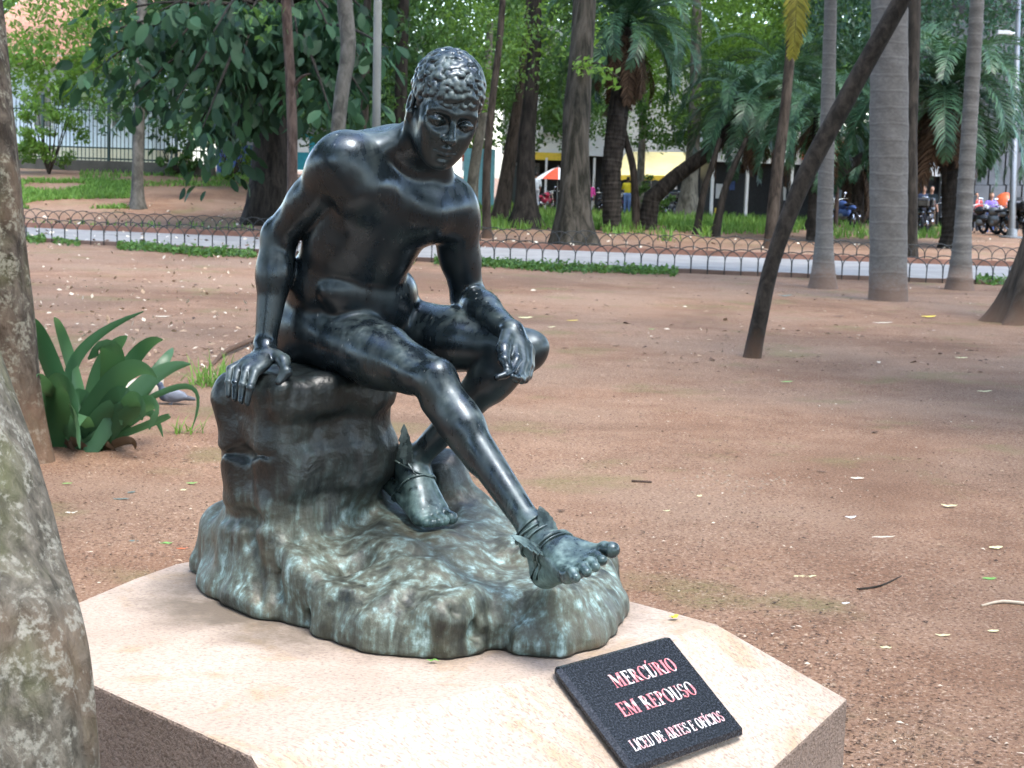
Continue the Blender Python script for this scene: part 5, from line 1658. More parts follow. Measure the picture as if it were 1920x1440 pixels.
M_WALLB = concrete_mat('pale blue plaster', (0.62, 0.70, 0.74), .08)
M_CREAM = concrete_mat('cream plaster', (0.66, 0.62, 0.44), .1)
M_WHITE = concrete_mat('white plaster', (0.74, 0.75, 0.74), .08)
M_GREY = concrete_mat('grey stone cladding', (0.125, 0.135, 0.145), .2)
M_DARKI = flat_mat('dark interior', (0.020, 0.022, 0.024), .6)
M_YELL = flat_mat('yellow paint', (0.72, 0.52, 0.06), .5, .1)
M_RED = flat_mat('red-orange paint', (0.62, 0.09, 0.035), .5, .15)
M_TEAL = flat_mat('teal paint', (0.03, 0.26, 0.32), .45, .15)
M_BLUE = flat_mat('blue paint', (0.045, 0.085, 0.22), .5, .2)
M_STEEL = flat_mat('galvanised steel', (0.20, 0.21, 0.215), .45, .15, 20, .6, .5)
M_TILE = flat_mat('sun-bleached roof tile', (0.50, 0.27, 0.19), .85, .35, 3)
t = NT('window glass'); t.P(color=(0.05, 0.07, 0.08), rough=.08, spec=.6); M_GLASS = t.m

# house with a tiled roof, top left
def tiled_house():
    o = np.array([*W(90, 200, 78)[:2], 0.0]); root = empty('tiled_house', tuple(o)); tag(root, 'pale blue house with cream base and bleached tile roof', 'house')
    m = MB(); wbox(m, -60, 292, 110, 283, 66, 7, o); m.build('wall', M_WALLB, root)
    m = MB(); wbox(m, -60, 296, 281, 345, 65.9, 7.2, o); m.build('plinth', M_CREAM, root)
    m = MB()
    for (u0, u1) in ((60, 100), (205, 235)):
        wbox(m, u0, u1, 150, 240, 65.95, .2, o)
    # roof: courses of barrel tiles
    p0, p1 = W(-80, 112, 65.0), W(215, 100, 65.0); q = W(60, -60, 78)
    nx, ny = 170, 26; V = []
    for j in range(ny + 1):
        for i in range(nx + 1):
            x = p0[0] + (p1[0] - p0[0]) * i / nx; t_ = j / ny
            y = p0[1] + (q[1] - p0[1]) * t_; z = p0[2] + (q[2] - p0[2]) * t_
            V.append((x - o[0], y - o[1], z - o[2] + .05 * math.sin(i * math.pi / 2) + .05 * ((j * 1.0) % 2)))
    Q = [(j * (nx + 1) + i, j * (nx + 1) + i + 1, (j + 1) * (nx + 1) + i + 1, (j + 1) * (nx + 1) + i) for j in range(ny) for i in range(nx)]
    rf = link('roof', mesh_np('roof', np.array(V), np.array(Q), M_TILE, False), root)
    for (u0, u1) in ((60, 100), (205, 235)):
        m = MB(); wbox(m, u0, u1, 150, 240, 65.93, .08, o); w_ = m.build('window', M_WHITE, root)
        m = MB(); wbox(m, u0 + 4, u1 - 4, 154, 236, 65.90, .05, o); m.build('pane', M_GLASS, w_)
    return root
tiled_house()

# shop fronts with the yellow band and awning
def shops():
    o = np.array([*W(1150, 330, 92)[:2], 0.0]); root = empty('shop_building', tuple(o)); tag(root, 'white shop building with a yellow band and dark openings', 'building')
    D = 92
    m = MB(); wbox(m, 940, 1330, 60, 286, D, 6, o); m.build('wall', M_WHITE, root)
    m = MB(); wbox(m, 996, 1056, 287, 299, D - .3, .4, o); m.build('fascia', M_YELL, root)
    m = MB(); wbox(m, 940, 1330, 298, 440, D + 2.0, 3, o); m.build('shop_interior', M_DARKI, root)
    for u in (945, 1018, 1052, 1108, 1190, 1262, 1318):
        m = MB(); wbox(m, u, u + 9, 296, 440, D - .1, .5, o); m.build('column', M_WHITE, root)
    for u0, u1 in ((960, 1012), (1062, 1104), (1200, 1256)):
        m = MB(); wbox(m, u0, u1, 312, 400, D + 1.6, .1, o); s_ = m.build('shop_window', M_GLASS, root)
        m = MB(); wbox(m, u0, u1, 306, 312, D + 1.5, .1, o); m.build('frame', M_STEEL, s_)
    for (u0, u1, v0, v1) in ((960, 1000, 200, 250), (1015, 1060, 200, 250), (1150, 1190, 120, 180), (1230, 1270, 120, 180)):
        m = MB(); wbox(m, u0, u1, v0, v1, D - .05, .1, o); w_ = m.build('window', M_WHITE, root)
        m = MB(); wbox(m, u0 + 3, u1 - 3, v0 + 3, v1 - 3, D - .08, .05, o); m.build('pane', M_GLASS, w_)
    return root
shops()
def gate():
    a_ = W(1112, 392, 90); g = np.array([a_[0], a_[1], 0.0]); root = empty('iron_gate', tuple(g)); tag(root, 'black barred iron gate left of the yellow awning', 'gate')
    b_ = W(1162, 340, 90); wdt = b_[0] - a_[0]; h = b_[2]
    m = MB(); m.box((0, 0, h / 2), (.025, .025, h)); m.tube([(0, 0, h), (0, 0, h + .12)], [.02, .003], 4); bar = m.mesh('bar', M_DARKI)
    n = 13
    for i in range(n): link('bar', bar, root, (wdt * i / (n - 1), 0, 0))
    for z in (.2, h * .55, h - .1):
        m = MB(); m.box((wdt / 2, .03, z), (wdt, .03, .05)); m.build('rail', M_DARKI, root)
gate()
def awning():
    p = W(1145, 330, 86); root = empty('awning', (p[0], p[1], 0)); tag(root, 'white-topped yellow street awning on posts', 'awning')
    o = np.array([p[0], p[1], 0])
    A, B, C, D = W(1145, 328, 86), W(1298, 330, 86), W(1312, 286, 90), W(1176, 284, 90)
    m = MB(); m.add([A - o, B - o, C - o, D - o, A - o - ZZ_ * .04, B - o - ZZ_ * .04, C - o - ZZ_ * .04, D - o - ZZ_ * .04],
                    [(0, 1, 2, 3), (7, 6, 5, 4), (0, 4, 5, 1), (1, 5, 6, 2), (2, 6, 7, 3), (3, 7, 4, 0)])
    m.build('roof', flat_mat('bleached yellow canvas', (0.80, 0.70, 0.36), .8, .12, 1.2), root)
    m = MB(); n = 22; vs = []
    for i in range(n + 1):
        q = A + (B - A) * i / n - o
        vs += [q + np.array([0, -.03, 0]), q + np.array([0, -.03, -.22 - .05 * (i % 2)])]
    m.add(vs, [(2 * i, 2 * i + 1, 2 * i + 3, 2 * i + 2) for i in range(n)]); m.build('valance', M_YELL, root)
    for q in (A, B, (A + B) / 2):
        m = MB(); m.tube([(q[0] - o[0], .08, -.0), (q[0] - o[0], .08, q[2])], .03, 6); m.build('post', M_STEEL, root)
ZZ_ = np.array([0, 0, 1.0])
awning()
def market_umbrella():
    p = W(1046, 330, 84); root = empty('market_umbrella', (p[0], p[1], 0)); tag(root, 'orange and white street umbrella left of the thick peeling tree', 'umbrella')
    zt = W(1046, 318, 84)[2] + .12; n = 8; R_ = 1.15
    me = []
    for k in range(n):
        m = MB(); vs = []
        for j in range(5):
            t_ = j / 4; r = R_ * t_; z = zt - .62 * t_ ** 1.4
            for s in (0, .5, 1):
                g = 2 * math.pi * (k + s) / n; rr = r * (1 - .03 * (s == .5))
                vs.append((rr * math.cos(g), rr * math.sin(g), z))
        fs = [(3 * j + s, 3 * j + s + 1, 3 * j + 4 + s, 3 * j + 3 + s) for j in range(4) for s in range(2)]
        m.add(vs, fs); m.build('canopy_panel', M_RED if k % 2 else M_WHITE, root)
    m = MB(); m.tube([(0, 0, 0), (0, 0, zt + .1)], .025, 8); m.build('pole', M_STEEL, root)
    m = MB(); m.box((0, 0, .06), (.5, .5, .12)); m.build('foot', M_GREY, root)
market_umbrella()

# right: grey clad building and shops
def grey_building():
    D = 74; o = np.array([*W(1850, 300, D)[:2], 0.0]); root = empty('grey_building', tuple(o)); tag(root, 'grey stone-clad building at the right with dark doorways', 'building')
    for i in range(9):
        for j in range(7):
            u0, u1 = 1765 + i * 30, 1794 + i * 30; v1 = 470 - j * 62; v0 = v1 - 60
            m = MB(); wbox(m, u0, u1, v0, v1, D + .02 * ((i * 3 + j * 5) % 3), .3, o); m.build('cladding_panel', M_GREY, root)
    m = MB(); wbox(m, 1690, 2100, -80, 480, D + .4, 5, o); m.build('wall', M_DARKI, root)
    m = MB(); wbox(m, 1690, 1764, 318, 328, D - .2, .3, o); m.build('lintel', M_WHITE, root)
    for k, u in enumerate((1692, 1728, 1758)):
        m = MB(); wbox(m, u, u + 5, 320, 470, D - .1, .3, o); m.build('door_frame', M_STEEL, root)
    for i in range(6):                                   # lattice window
        for s in (0, 1):
            p, q = W(1694 + i * 12 + s * 30, 250, D), W(1694 + i * 12 + (1 - s) * 30, 316, D)
            m = MB(); m.tube([p - o, q - o], .045, 4); m.build('lattice_bar', M_WHITE, root)
    m = MB(); wbox(m, 1692, 1762, 248, 318, D + .15, .1, o); m.build('pane', flat_mat('milky glass', (0.55, 0.62, 0.66), .3, .1), root)
grey_building()
def kiosk_row():
    D = 80; o = np.array([*W(1480, 340, D)[:2], 0.0]); root = empty('shop_row', tuple(o)); tag(root, 'row of grey and white shops with an orange sign between the palms', 'building')
    m = MB(); wbox(m, 1325, 1690, 250, 302, D, 5, o); m.build('wall', M_WHITE, root)
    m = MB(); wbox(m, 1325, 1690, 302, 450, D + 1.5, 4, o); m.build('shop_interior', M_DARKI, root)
    m = MB(); wbox(m, 1505, 1600, 266, 300, D - .25, .2, o); m.build('sign', M_RED, root)
    for u in (1330, 1395, 1450, 1478, 1540, 1600, 1660):
        m = MB(); wbox(m, u, u + 10, 300, 450, D - .05, .4, o); m.build('pillar', M_WHITE if u % 4 else M_GREY, root)
    for i, (u0, u1, v0, v1) in enumerate(((1342, 1355, 345, 372), (1368, 1378, 340, 356), (1412, 1428, 330, 342), (1462, 1474, 350, 375), (1492, 1504, 340, 352), (1340, 1350, 390, 402), (1556, 1574, 330, 352))):
        m = MB(); wbox(m, u0, u1, v0, v1, D + 1.4, .1, o); m.build('poster', (M_WHITE, M_BLUE, M_RED, M_WHITE, M_TEAL, M_YELL, M_WHITE)[i], root)
kiosk_row()
def kiosk():
    D = 60; o = np.array([*W(585, 300, D)[:2], HT(*W(585, 300, D)[:2])]); root = empty('street_kiosk', tuple(o)); tag(root, 'teal street kiosk glimpsed between the dark trunks at left', 'kiosk')
    m = MB(); wbox(m, 548, 606, 250, 318, D, 2, o); m.build('body', M_TEAL, root)
    m = MB(); wbox(m, 544, 610, 240, 250, D - .2, 2.4, o); m.build('roof', M_STEEL, root)
    m = MB(); wbox(m, 556, 580, 258, 285, D - .04, .1, o); m.build('shutter', M_WHITE, root)
    o = np.array([*W(440, 320, D)[:2], HT(*W(440, 320, D)[:2])]); root = empty('street_kiosk', tuple(o)); tag(root, 'low dark blue kiosk glimpsed right of the iron railing', 'kiosk')
    m = MB(); wbox(m, 405, 478, 270, 330, D, 2, o); m.build('body', M_BLUE, root)
    m = MB(); wbox(m, 402, 482, 262, 270, D - .2, 2.4, o); m.build('roof', M_STEEL, root)
    o = np.array([*W(890, 300, 75)[:2], 0]); root = empty('street_kiosk', tuple(o)); tag(root, 'light teal kiosk just right of the statue\'s chin', 'kiosk')
    m = MB(); wbox(m, 866, 928, 280, 420, 75, 2, o); m.build('body', flat_mat('light teal paint', (.16, .38, .42), .5, .1), root)
    m = MB(); wbox(m, 866, 884, 285, 320, 74.95, .1, o); m.build('poster', M_WHITE, root)
    m = MB(); wbox(m, 866, 876, 290, 302, 74.9, .1, o); m.build('poster_mark', M_RED, root)
kiosk()

# posts and lamp
def lamp_post():
    f = GT(1897, 446); root = empty('lamp_post', tuple(f)); tag(root, 'tall galvanised lamp post on a round base at the right edge', 'lamp post')
    p0 = np.zeros(3); top = W(1912, -80, 62) - f
    s = (W(1905, 64, 62) - f)
    m = MB(); m.tube([(0, 0, 0), tuple(top * .5), tuple(top)], [.12, .10, .08], 12); m.build('pole', M_STEEL, root, True)
    m = MB(); m.lathe([(.42, 0), (.42, .05), (.18, .07), (.16, .3)], 16); m.build('base_plate', M_STEEL, root)
    m = MB(); m.tube([tuple(s), tuple(s + np.array([-.45, -.2, .03]))], [.07, .06], 8); m.box(tuple(s + np.array([-.55, -.25, .03])), (.45, .2, .14)); m.build('lamp_head', M_WHITE, root)
lamp_post()
f = col(707, 300, 36.2); m = MB(); top = W(709, -60, 36.2)
root = empty('concrete_post', tuple(f)); tag(root, 'light grey round post left of the statue\'s head', 'post')
m.tube([(0, 0, 0), tuple(top - f)], [px(8.5, 36), px(7.5, 36)], 12); m.build('shaft', concrete_mat('pale concrete', (.12, .125, .115)), root, True)
m = MB(); m.tube([(0, 0, 0), (0, 0, .5)], [px(11, 36), px(10, 36)], 12); m.build('collar', M_GREY, root, True)

# telephone hood
def phone_hood():
    f = GT(1888, 447); root = empty('telephone_booth', tuple(f)); tag(root, 'orange egg-shaped telephone hood on a post at the right edge', 'telephone booth')
    c = W(1884, 392, 61) - f
    mt = flat_mat('orange fibreglass', (0.42, 0.085, 0.025), .35, .1)
    V = []; Q = []; nu, nv = 20, 12
    for j in range(nv + 1):
        th = math.pi * .80 * j / nv
        for i in range(nu + 1):
            ph = math.pi * (.12 + 1.30 * i / nu)
            V.append(np.array([.52 * math.sin(th) * math.cos(ph) * .9, -.42 * math.sin(th) * math.sin(ph), .62 * math.cos(th)]) + c)
    for j in range(nv):
        for i in range(nu): Q.append((j * (nu + 1) + i, j * (nu + 1) + i + 1, (j + 1) * (nu + 1) + i + 1, (j + 1) * (nu + 1) + i))
    h = link('hood', mesh_np('hood', np.array(V), np.array(Q), mt), root)
    md = h.modifiers.new('thick', 'SOLIDIFY'); md.thickness = .03
    m = MB(); m.tube([(float(c[0]), float(c[1]) + .3, 0), (float(c[0]), float(c[1]) + .3, float(c[2]) + .2)], .05, 8); m.build('post', M_STEEL, root)
    m = MB(); m.box((float(c[0]), float(c[1]) + .2, float(c[2]) - .05), (.3, .16, .42)); m.build('telephone', M_BLUE, root)
    for i, ch in enumerate('VIVO'):
        me, w_ = letter_mesh(ch, .17, .002, M_WHITE)
        g = link('letter', me, h, tuple(c + np.array([.10, -.425 + .02 * abs(i - 1.5), -.28 + .15 * i]))); g.rotation_euler = (math.pi / 2, -math.pi / 2, 0)
phone_hood()

# ---- people far off
def make_person(label, loc, face, pose, skin, shirt, legs, hair, shoe=(0.03, 0.03, 0.03), sc=1.0, arms='down'):
    """Standing or seated figure built as one continuous body with clothes over it."""
    root = empty('person', tuple(loc), face); tag(root, label, 'person')
    if pose == 'stand':
        hip, kn, an = (.09, 0, .92), (.10, .02, .50), (.10, 0, .08)
        ch = (0, 0, 1.30); nk = (0, .0, 1.48)
    else:
        hip, kn, an = (.09, 0, .55), (.13, .40, .56), (.13, .40, .12)
        ch = (0, .03, .93); nk = (0, .05, 1.11)
    A = lambda p: np.array(p, float)
    mir = lambda p, s: np.array([p[0] * s, p[1], p[2]], float)
    hd = A(nk) + A((0, .03, .17))
    def body(S, g=0.0, what='all'):
        if what in ('all', 'shirt'):
            S.ell(A(ch), (.165 + g, .105 + g, .20 + g), None, .05)
            S.ell((A(ch) + A((0, 0, hip[2]))) / 2 - A((0, 0, .02)), (.145 + g, .10 + g, .17 + g), None, .06)
            S.cone(A(ch) + A((-.15, 0, .13)), A(ch) + A((.15, 0, .13)), .06 + g, .06 + g, .04)
            for s in (-1, 1):
                sh = A(ch) + A((.18 * s, 0, .13))
                el = sh + (A((.06 * s, -.02, -.28)) if arms == 'down' else A((.08 * s, .14, -.22)))
                wr = el + (A((.0, .10, -.22)) if arms == 'down' else A((-.06 * s, .22, .04)))
                S.cone(sh, el, .052 + g, .042 + g, .03)
                if what == 'all':
                    S.cone(el, wr, .040, .028, .02); S.ell(wr + A((0, .03, -.05)), (.035, .03, .06), None, .02)
        if what in ('all', 'legs'):
            S.ell(A((0, 0, hip[2] + .03)), (.16 + g, .11 + g, .12 + g), None, .05)
            for s in (-1, 1):
                S.cone(mir(hip, s), mir(kn, s), .085 + g, .06 + g, .04); S.cone(mir(kn, s), mir(an, s), .058 + g, .042 + g, .03)
                if what == 'all': S.cone(mir(an, s) + A((0, -.03, -.03)), mir(an, s) + A((0, .16, -.04)), .04, .035, .02)
        if what == 'all':
            S.cone(A(nk) - A((0, 0, .08)), hd, .055, .055, .03)
            S.ell(hd + A((0, 0, .03)), (.078, .095, .115), None, .02); S.ell(hd + A((0, .09, .0)), (.016, .02, .025), None, .01)
            for s in (-1, 1): S.ell(hd + A((.078 * s, 0, .02)), (.012, .02, .03), None, .008)
        if what == 'hair':
            S.ell(hd + A((0, -.022, .055)), (.090, .098, .105), None, .0)
        if what == 'shoes':
            for s in (-1, 1): S.cone(mir(an, s) + A((0, -.04, -.04)), mir(an, s) + A((0, .17, -.045)), .05, .042, .02)
    lo, hi = (-.45, -.35, -.02), (.45, .75, 1.9)
    def mk(name, what, g, colr, rough=.8):
        S = SDF(lo, hi, .022); body(S, g, what); V, Q = S.surface(); V = relax(V, Q, 1)
        key = flat_mat(name + ' cloth', colr, rough, .12); link(name, mesh_np(name, V * sc, Q, key), root)
    mk('body', 'all', 0, skin, .55); mk('shirt', 'shirt', .014, shirt); mk('trousers', 'legs', .014, legs); mk('hair', 'hair', 0, hair, .6); mk('shoes', 'shoes', 0, shoe, .5)
    return root
SK1, SK2 = (0.36, 0.20, 0.13), (0.16, 0.085, 0.055); HB = (0.012, 0.010, 0.009)
p = W(1004, 380, 82); make_person('person in a pale blue shirt and light trousers beside the umbrella', (p[0], p[1], .12), .3, 'stand', SK1, (0.62, 0.68, 0.74), (0.45, 0.47, 0.52), HB)
p = W(1105, 380, 78); make_person('person in a bright pink top seated with back turned', (p[0], p[1], .18), .2, 'sit', SK1, (0.72, 0.07, 0.33), (0.05, 0.05, 0.08), HB)
p = W(1176, 380, 80); make_person('person in a yellow shirt and blue jeans standing by the motorcycles', (p[0], p[1], .06), -.2, 'stand', SK2, (0.80, 0.62, 0.03), (0.16, 0.24, 0.42), HB, arms='fwd')
p = W(1730, 400, 60); make_person('left one of two dark-clad people behind the black motorcycles', (p[0], p[1], .05), 2.9, 'stand', SK1, (0.03, 0.04, 0.07), (0.03, 0.03, 0.04), HB)
p = W(1744, 400, 61); make_person('right one of two dark-clad people behind the black motorcycles', (p[0], p[1], .05), 3.3, 'stand', SK1, (0.06, 0.04, 0.06), (0.03, 0.03, 0.04), HB)
p = W(1857, 400, 60); make_person('person in a purple top with folded arms by the telephone hood', (p[0], p[1], .0), 3.1, 'stand', SK1, (0.19, 0.13, 0.42), (0.06, 0.10, 0.24), (0.30, 0.16, 0.09), arms='fwd', sc=.93)
p = W(1829, 400, 61); make_person('person in a red top half hidden behind the ringed palm trunk', (p[0], p[1], .0), 3.0, 'stand', SK1, (0.50, 0.08, 0.07), (0.04, 0.04, 0.05), HB, sc=.93)

# ---- motorcycles
M_TYRE = flat_mat('black rubber', (0.014, 0.014, 0.015), .8)
M_BLK = flat_mat('black bike paint', (0.012, 0.012, 0.014), .22, .1, 5, 0, .6)
M_CHR = flat_mat('chrome', (0.55, 0.56, 0.58), .18, .1, 10, 1.0)
M_LAMP = flat_mat('lamp glass', (0.65, 0.66, 0.66), .15)
def make_bike(label, loc, yaw, paint, box=False, screen=False):
    root = empty('motorcycle', tuple(loc), yaw); tag(root, label, 'motorcycle', 'motorcycles parked along the street')
    for x in (-.64, .64):
        m = MB(); n = 20; vs = []
        for i in range(n):
            g = 2 * math.pi * i / n
            for k in range(6):
                h = 2 * math.pi * k / 6; r = .245 + .055 * math.cos(h)
                vs.append((x + r * math.cos(g), .055 * math.sin(h), .30 + r * math.sin(g)))
        fs = [(i * 6 + k, ((i + 1) % n) * 6 + k, ((i + 1) % n) * 6 + (k + 1) % 6, i * 6 + (k + 1) % 6) for i in range(n) for k in range(6)]
        m.add(vs, fs); wh = m.build('wheel', M_TYRE, root, True)
        m = MB()
        for i in range(5):
            g = 2 * math.pi * i / 5
            m.tube([(x, 0, .30), (x + .20 * math.cos(g), 0, .30 + .20 * math.sin(g))], .018, 5)
        m.sphere((x, 0, .30), .06, 8, 6); m.build('rim', M_CHR, wh)
    m = MB(); m.sphere((.10, 0, .80), .20, 14, 8, (1.25, .72, .80)); m.sphere((-.48, 0, .72), .14, 12, 8, (1.6, .75, .7)); m.box((.02, 0, .52), (.62, .20, .26)); m.build('body', paint, root, True)
    m = MB(); m.sphere((-.26, 0, .82), .14, 12, 6, (2.2, .85, .45)); m.build('seat', M_TYRE, root, True)
    m = MB(); m.sphere((.05, 0, .40), .17, 10, 6, (1.2, .9, .8)); m.build('engine', M_STEEL, root, True)
    m = MB(); m.tube([(.64, .09, .30), (.42, .09, .98)], .025, 6); m.tube([(.64, -.09, .30), (.42, -.09, .98)], .025, 6); m.build('fork', M_CHR, root)
    m = MB(); m.tube([(.28, -.36, 1.04), (.38, -.20, 1.03), (.42, 0, .98), (.38, .20, 1.03), (.28, .36, 1.04)], .016, 6); m.build('handlebar', M_CHR, root)
    for s in (-1, 1):
        m = MB(); m.tube([(.36, .22 * s, 1.03), (.40, .30 * s, 1.20)], .008, 5); m.sphere((.40, .31 * s, 1.23), .055, 8, 6, (.3, 1, .7)); m.build('mirror', M_CHR, root)
    m = MB(); m.sphere((.56, 0, .92), .10, 12, 8, (.8, 1, 1)); m.build('headlight', M_LAMP, root, True)
    m = MB(); m.tube([(.0, -.13, .28), (-.3, -.17, .32), (-.75, -.17, .42)], [.03, .04, .05], 8); m.build('exhaust', M_CHR, root, True)
    m = MB(); m.add([(.42 + .24 * math.cos(g), .07 * s, .30 + .36 * math.sin(g)) for g in [math.pi * k / 6 for k in range(1, 6)] for s in (-1, 1)], [(2 * i, 2 * i + 1, 2 * i + 3, 2 * i + 2) for i in range(4)])
    md = m.build('mudguard', paint, root); md.location = (.22, 0, .0)
    if box:
        m = MB(); m.box((-.62, 0, 1.05), (.44, .44, .34)); b_ = m.build('top_box', M_BLK, root); q = b_.modifiers.new('b', 'BEVEL'); q.width = .08; q.segments = 3
    if screen:
        m = MB(); m.add([(.50, -.2, 1.02), (.50, .2, 1.02), (.40, .16, 1.34), (.40, -.16, 1.34)], [(0, 1, 2, 3)]); m.build('windscreen', M_GLASS, root)
    return root
_bk = [(1216, 80, 1.1, M_BLK, 0, 1, 'black motorcycle leftmost of the row beside the arching palm'), (1238, 79, 1.2, M_WHITE, 0, 0, 'white motorcycle second in the row beside the arching palm'),
       (1258, 78, 1.1, M_STEEL, 0, 1, 'silver motorcycle third in the row beside the arching palm'), (1276, 77, 1.0, M_BLK, 1, 0, 'black motorcycle with a box next to the pale mottled trunk'),
       (1128, 82, 1.3, M_BLK, 0, 0, 'black motorcycle right of the person in pink'), (1150, 82, .9, flat_mat('violet paint', (0.30, 0.10, 0.28), .3), 0, 0, 'violet motorcycle left of the person in yellow'),
       (1022, 83, 1.0, flat_mat('crimson paint', (0.30, 0.02, 0.05), .3), 0, 0, 'dark red motorcycle under the orange umbrella'), (1056, 82, 1.3, M_WHITE, 0, 1, 'white motorcycle left of the thick peeling tree'),
       (1582, 60, 2.0, M_BLUE, 0, 1, 'blue motorcycle behind the short reddish stem'),
       (1722, 56, 1.5, M_BLK, 1, 0, 'black motorcycle with top box left of the dark full palm'), (1744, 57, 1.2, M_BLK, 1, 1, 'black motorcycle with windscreen beside the dark full palm trunk'),
       (1842, 58, 2.2, M_BLK, 0, 1, 'black motorcycle right beside the dark-ringed palm trunk'), (1866, 57.5, 1.9, M_STEEL, 0, 0, 'grey motorcycle in front of the person in purple'),
       (1888, 57, 1.7, M_BLK, 1, 0, 'black motorcycle with top box beneath the telephone hood'), (1914, 56.5, 1.6, M_BLK, 1, 1, 'black motorcycle cut off by the right edge')]
for u, d, yaw, paint, bx_, scn, lab in _bk:
    p = W(u, 400, d); make_bike(lab, (p[0], p[1], HT(p[0], p[1])), yaw, paint, bx_, scn)
# street beyond the grass
m = MB(); m.add([(-60, 76.5, .262), (70, 60, .262), (90, 88, .262), (-60, 92, .262)], [(0, 1, 2, 3)])
# ------------------------------------------------------------------ plants, litter and small things on the ground
nd = np.random.default_rng(23)
def blades(C, L_, w, nd_, lean=.5, bend=.8, seg=4):
    """Narrow arching blades from the points C; returns V, Q, tint."""
    V, Q, T = [], [], []
    for c in C:
        a = nd_.uniform(0, 2 * math.pi); l = L_ * nd_.uniform(.5, 1.2); el = math.pi / 2 - lean * nd_.uniform(.1, 1.2)
        d = np.array([math.cos(a), math.sin(a), 0]); s = np.array([-d[1], d[0], 0]); p = np.array(c, float); b = len(V); tt = nd_.uniform(0, 1)
        for k in range(seg + 1):
            t_ = k / seg; ww = w * (1 - t_ ** 2 * .92)
            V += [p - s * ww / 2, p + s * ww / 2]; T += [tt, tt]
            p = p + (d * math.cos(el) + np.array([0, 0, math.sin(el)])) * l / seg; el -= bend * (.5 + t_) / seg * nd_.uniform(.6, 1.4)
        Q += [(b + 2 * k, b + 2 * k + 1, b + 2 * k + 3, b + 2 * k + 2) for k in range(seg)]
    return np.array(V), np.array(Q), T

# grass beyond the path: uncountable
def grass_field(label, boxes, mat, L_, w):
    C = []
    for (u0, u1, v0, v1, n) in boxes:
        for _ in range(n):
            p = GT(nd.uniform(u0, u1), nd.uniform(v0, v1)); 
            if mnoise.noise(Vector((p[0] * .35, p[1] * .35, 2))) > -.25: C.append(p)
    o = leaf_obj('grass', *blades(C, L_, w, nd, .6, .7, 2), mat); tag(o, label, 'grass', kind='stuff')
grass_field('bright green grass growing beyond the path', [(880, 1520, 386, 432, 8500), (1130, 1500, 400, 440, 2600), (1520, 1720, 415, 448, 900), (1720, 1800, 430, 448, 300)], L_GRASS, .34, .05)
grass_field('light green grass on the bank at the left', [(40, 260, 338, 392, 6500), (150, 480, 322, 350, 2200), (60, 480, 420, 432, 160)], L_GRASS, .15, .045)

# ground cover along the kerb
def ground_cover(label, spans):
    cen = []
    for (u0, u1, va, vb, n) in spans:
        for _ in range(n):
            u = nd.uniform(u0, u1); t_ = (u - u0) / (u1 - u0); p = GT(u, va + (vb - va) * t_ + nd.normal() * 2.2); p[2] += abs(nd.normal()) * .05 + .02; cen.append(p)
    V, Q, t_ = leaves(np.array(cen), .085, nd, .8, .1, .65)
    o = leaf_obj('ground_cover', V, Q, t_, L_MID); tag(o, label, 'ground cover', kind='stuff')
ground_cover('low leafy ground cover along the near kerb left of the statue', [(50, 85, 452, 455, 260), (220, 262, 466, 468, 300), (262, 400, 467, 480, 1100), (400, 480, 476, 482, 420), (100, 150, 455, 462, 160)])
ground_cover('low leafy ground cover along the near kerb right of the statue', [(745, 775, 492, 494, 240), (815, 900, 494, 498, 620), (900, 1050, 497, 508, 1300), (1050, 1270, 507, 514, 1300), (1830, 1905, 530, 534, 420)])

# shrub by the railing
def shrub(label, u, v, d, rx, rz, n, mat, leaf, name='shrub'):
    f = W(u, v, d); f[2] = HT(f[0], f[1]); root = empty(name, tuple(f)); tag(root, label, 'shrub')
    cen = []
    for _ in range(n):
        q = nd.normal(size=3); q /= np.linalg.norm(q); q *= nd.uniform(.3, 1) ** .4
        cen.append(np.array([q[0] * rx, q[1] * rx * .8, rz * (.55 + .5 * q[2])]))
    V, Q, t_ = leaves(clumps(cen, [rx * .25] * n, 60, nd), leaf, nd)
    leaf_obj('foliage', V, Q, t_, mat, root)
    m_ = MB()
    for k in range(7):
        g = k * .9; m_.tube([(0, 0, 0), (.3 * rx * math.cos(g), .3 * rx * math.sin(g), rz * .4), (.6 * rx * math.cos(g), .6 * rx * math.sin(g), rz * .85)], [.04, .025, .01], 5)
    m_.build('stems', B_BROWN, root)
shrub('rounded bright green shrub at the left foot of the railing', 92, 330, 53, 1.15, 2.2, 36, L_LIGHT, .16)
shrub('small feathery shrub between the railing and the thick dark trunk', 435, 345, 52, .7, 1.3, 16, L_LIGHT, .12)
shrub('green bush beneath the arching palm trunk', 1225, 385, 66, .8, 1.6, 18, L_MID, .16)
shrub('dark low bush under the broad leaves by the railing end', 330, 340, 54, .8, 1.0, 14, L_MID, .15)

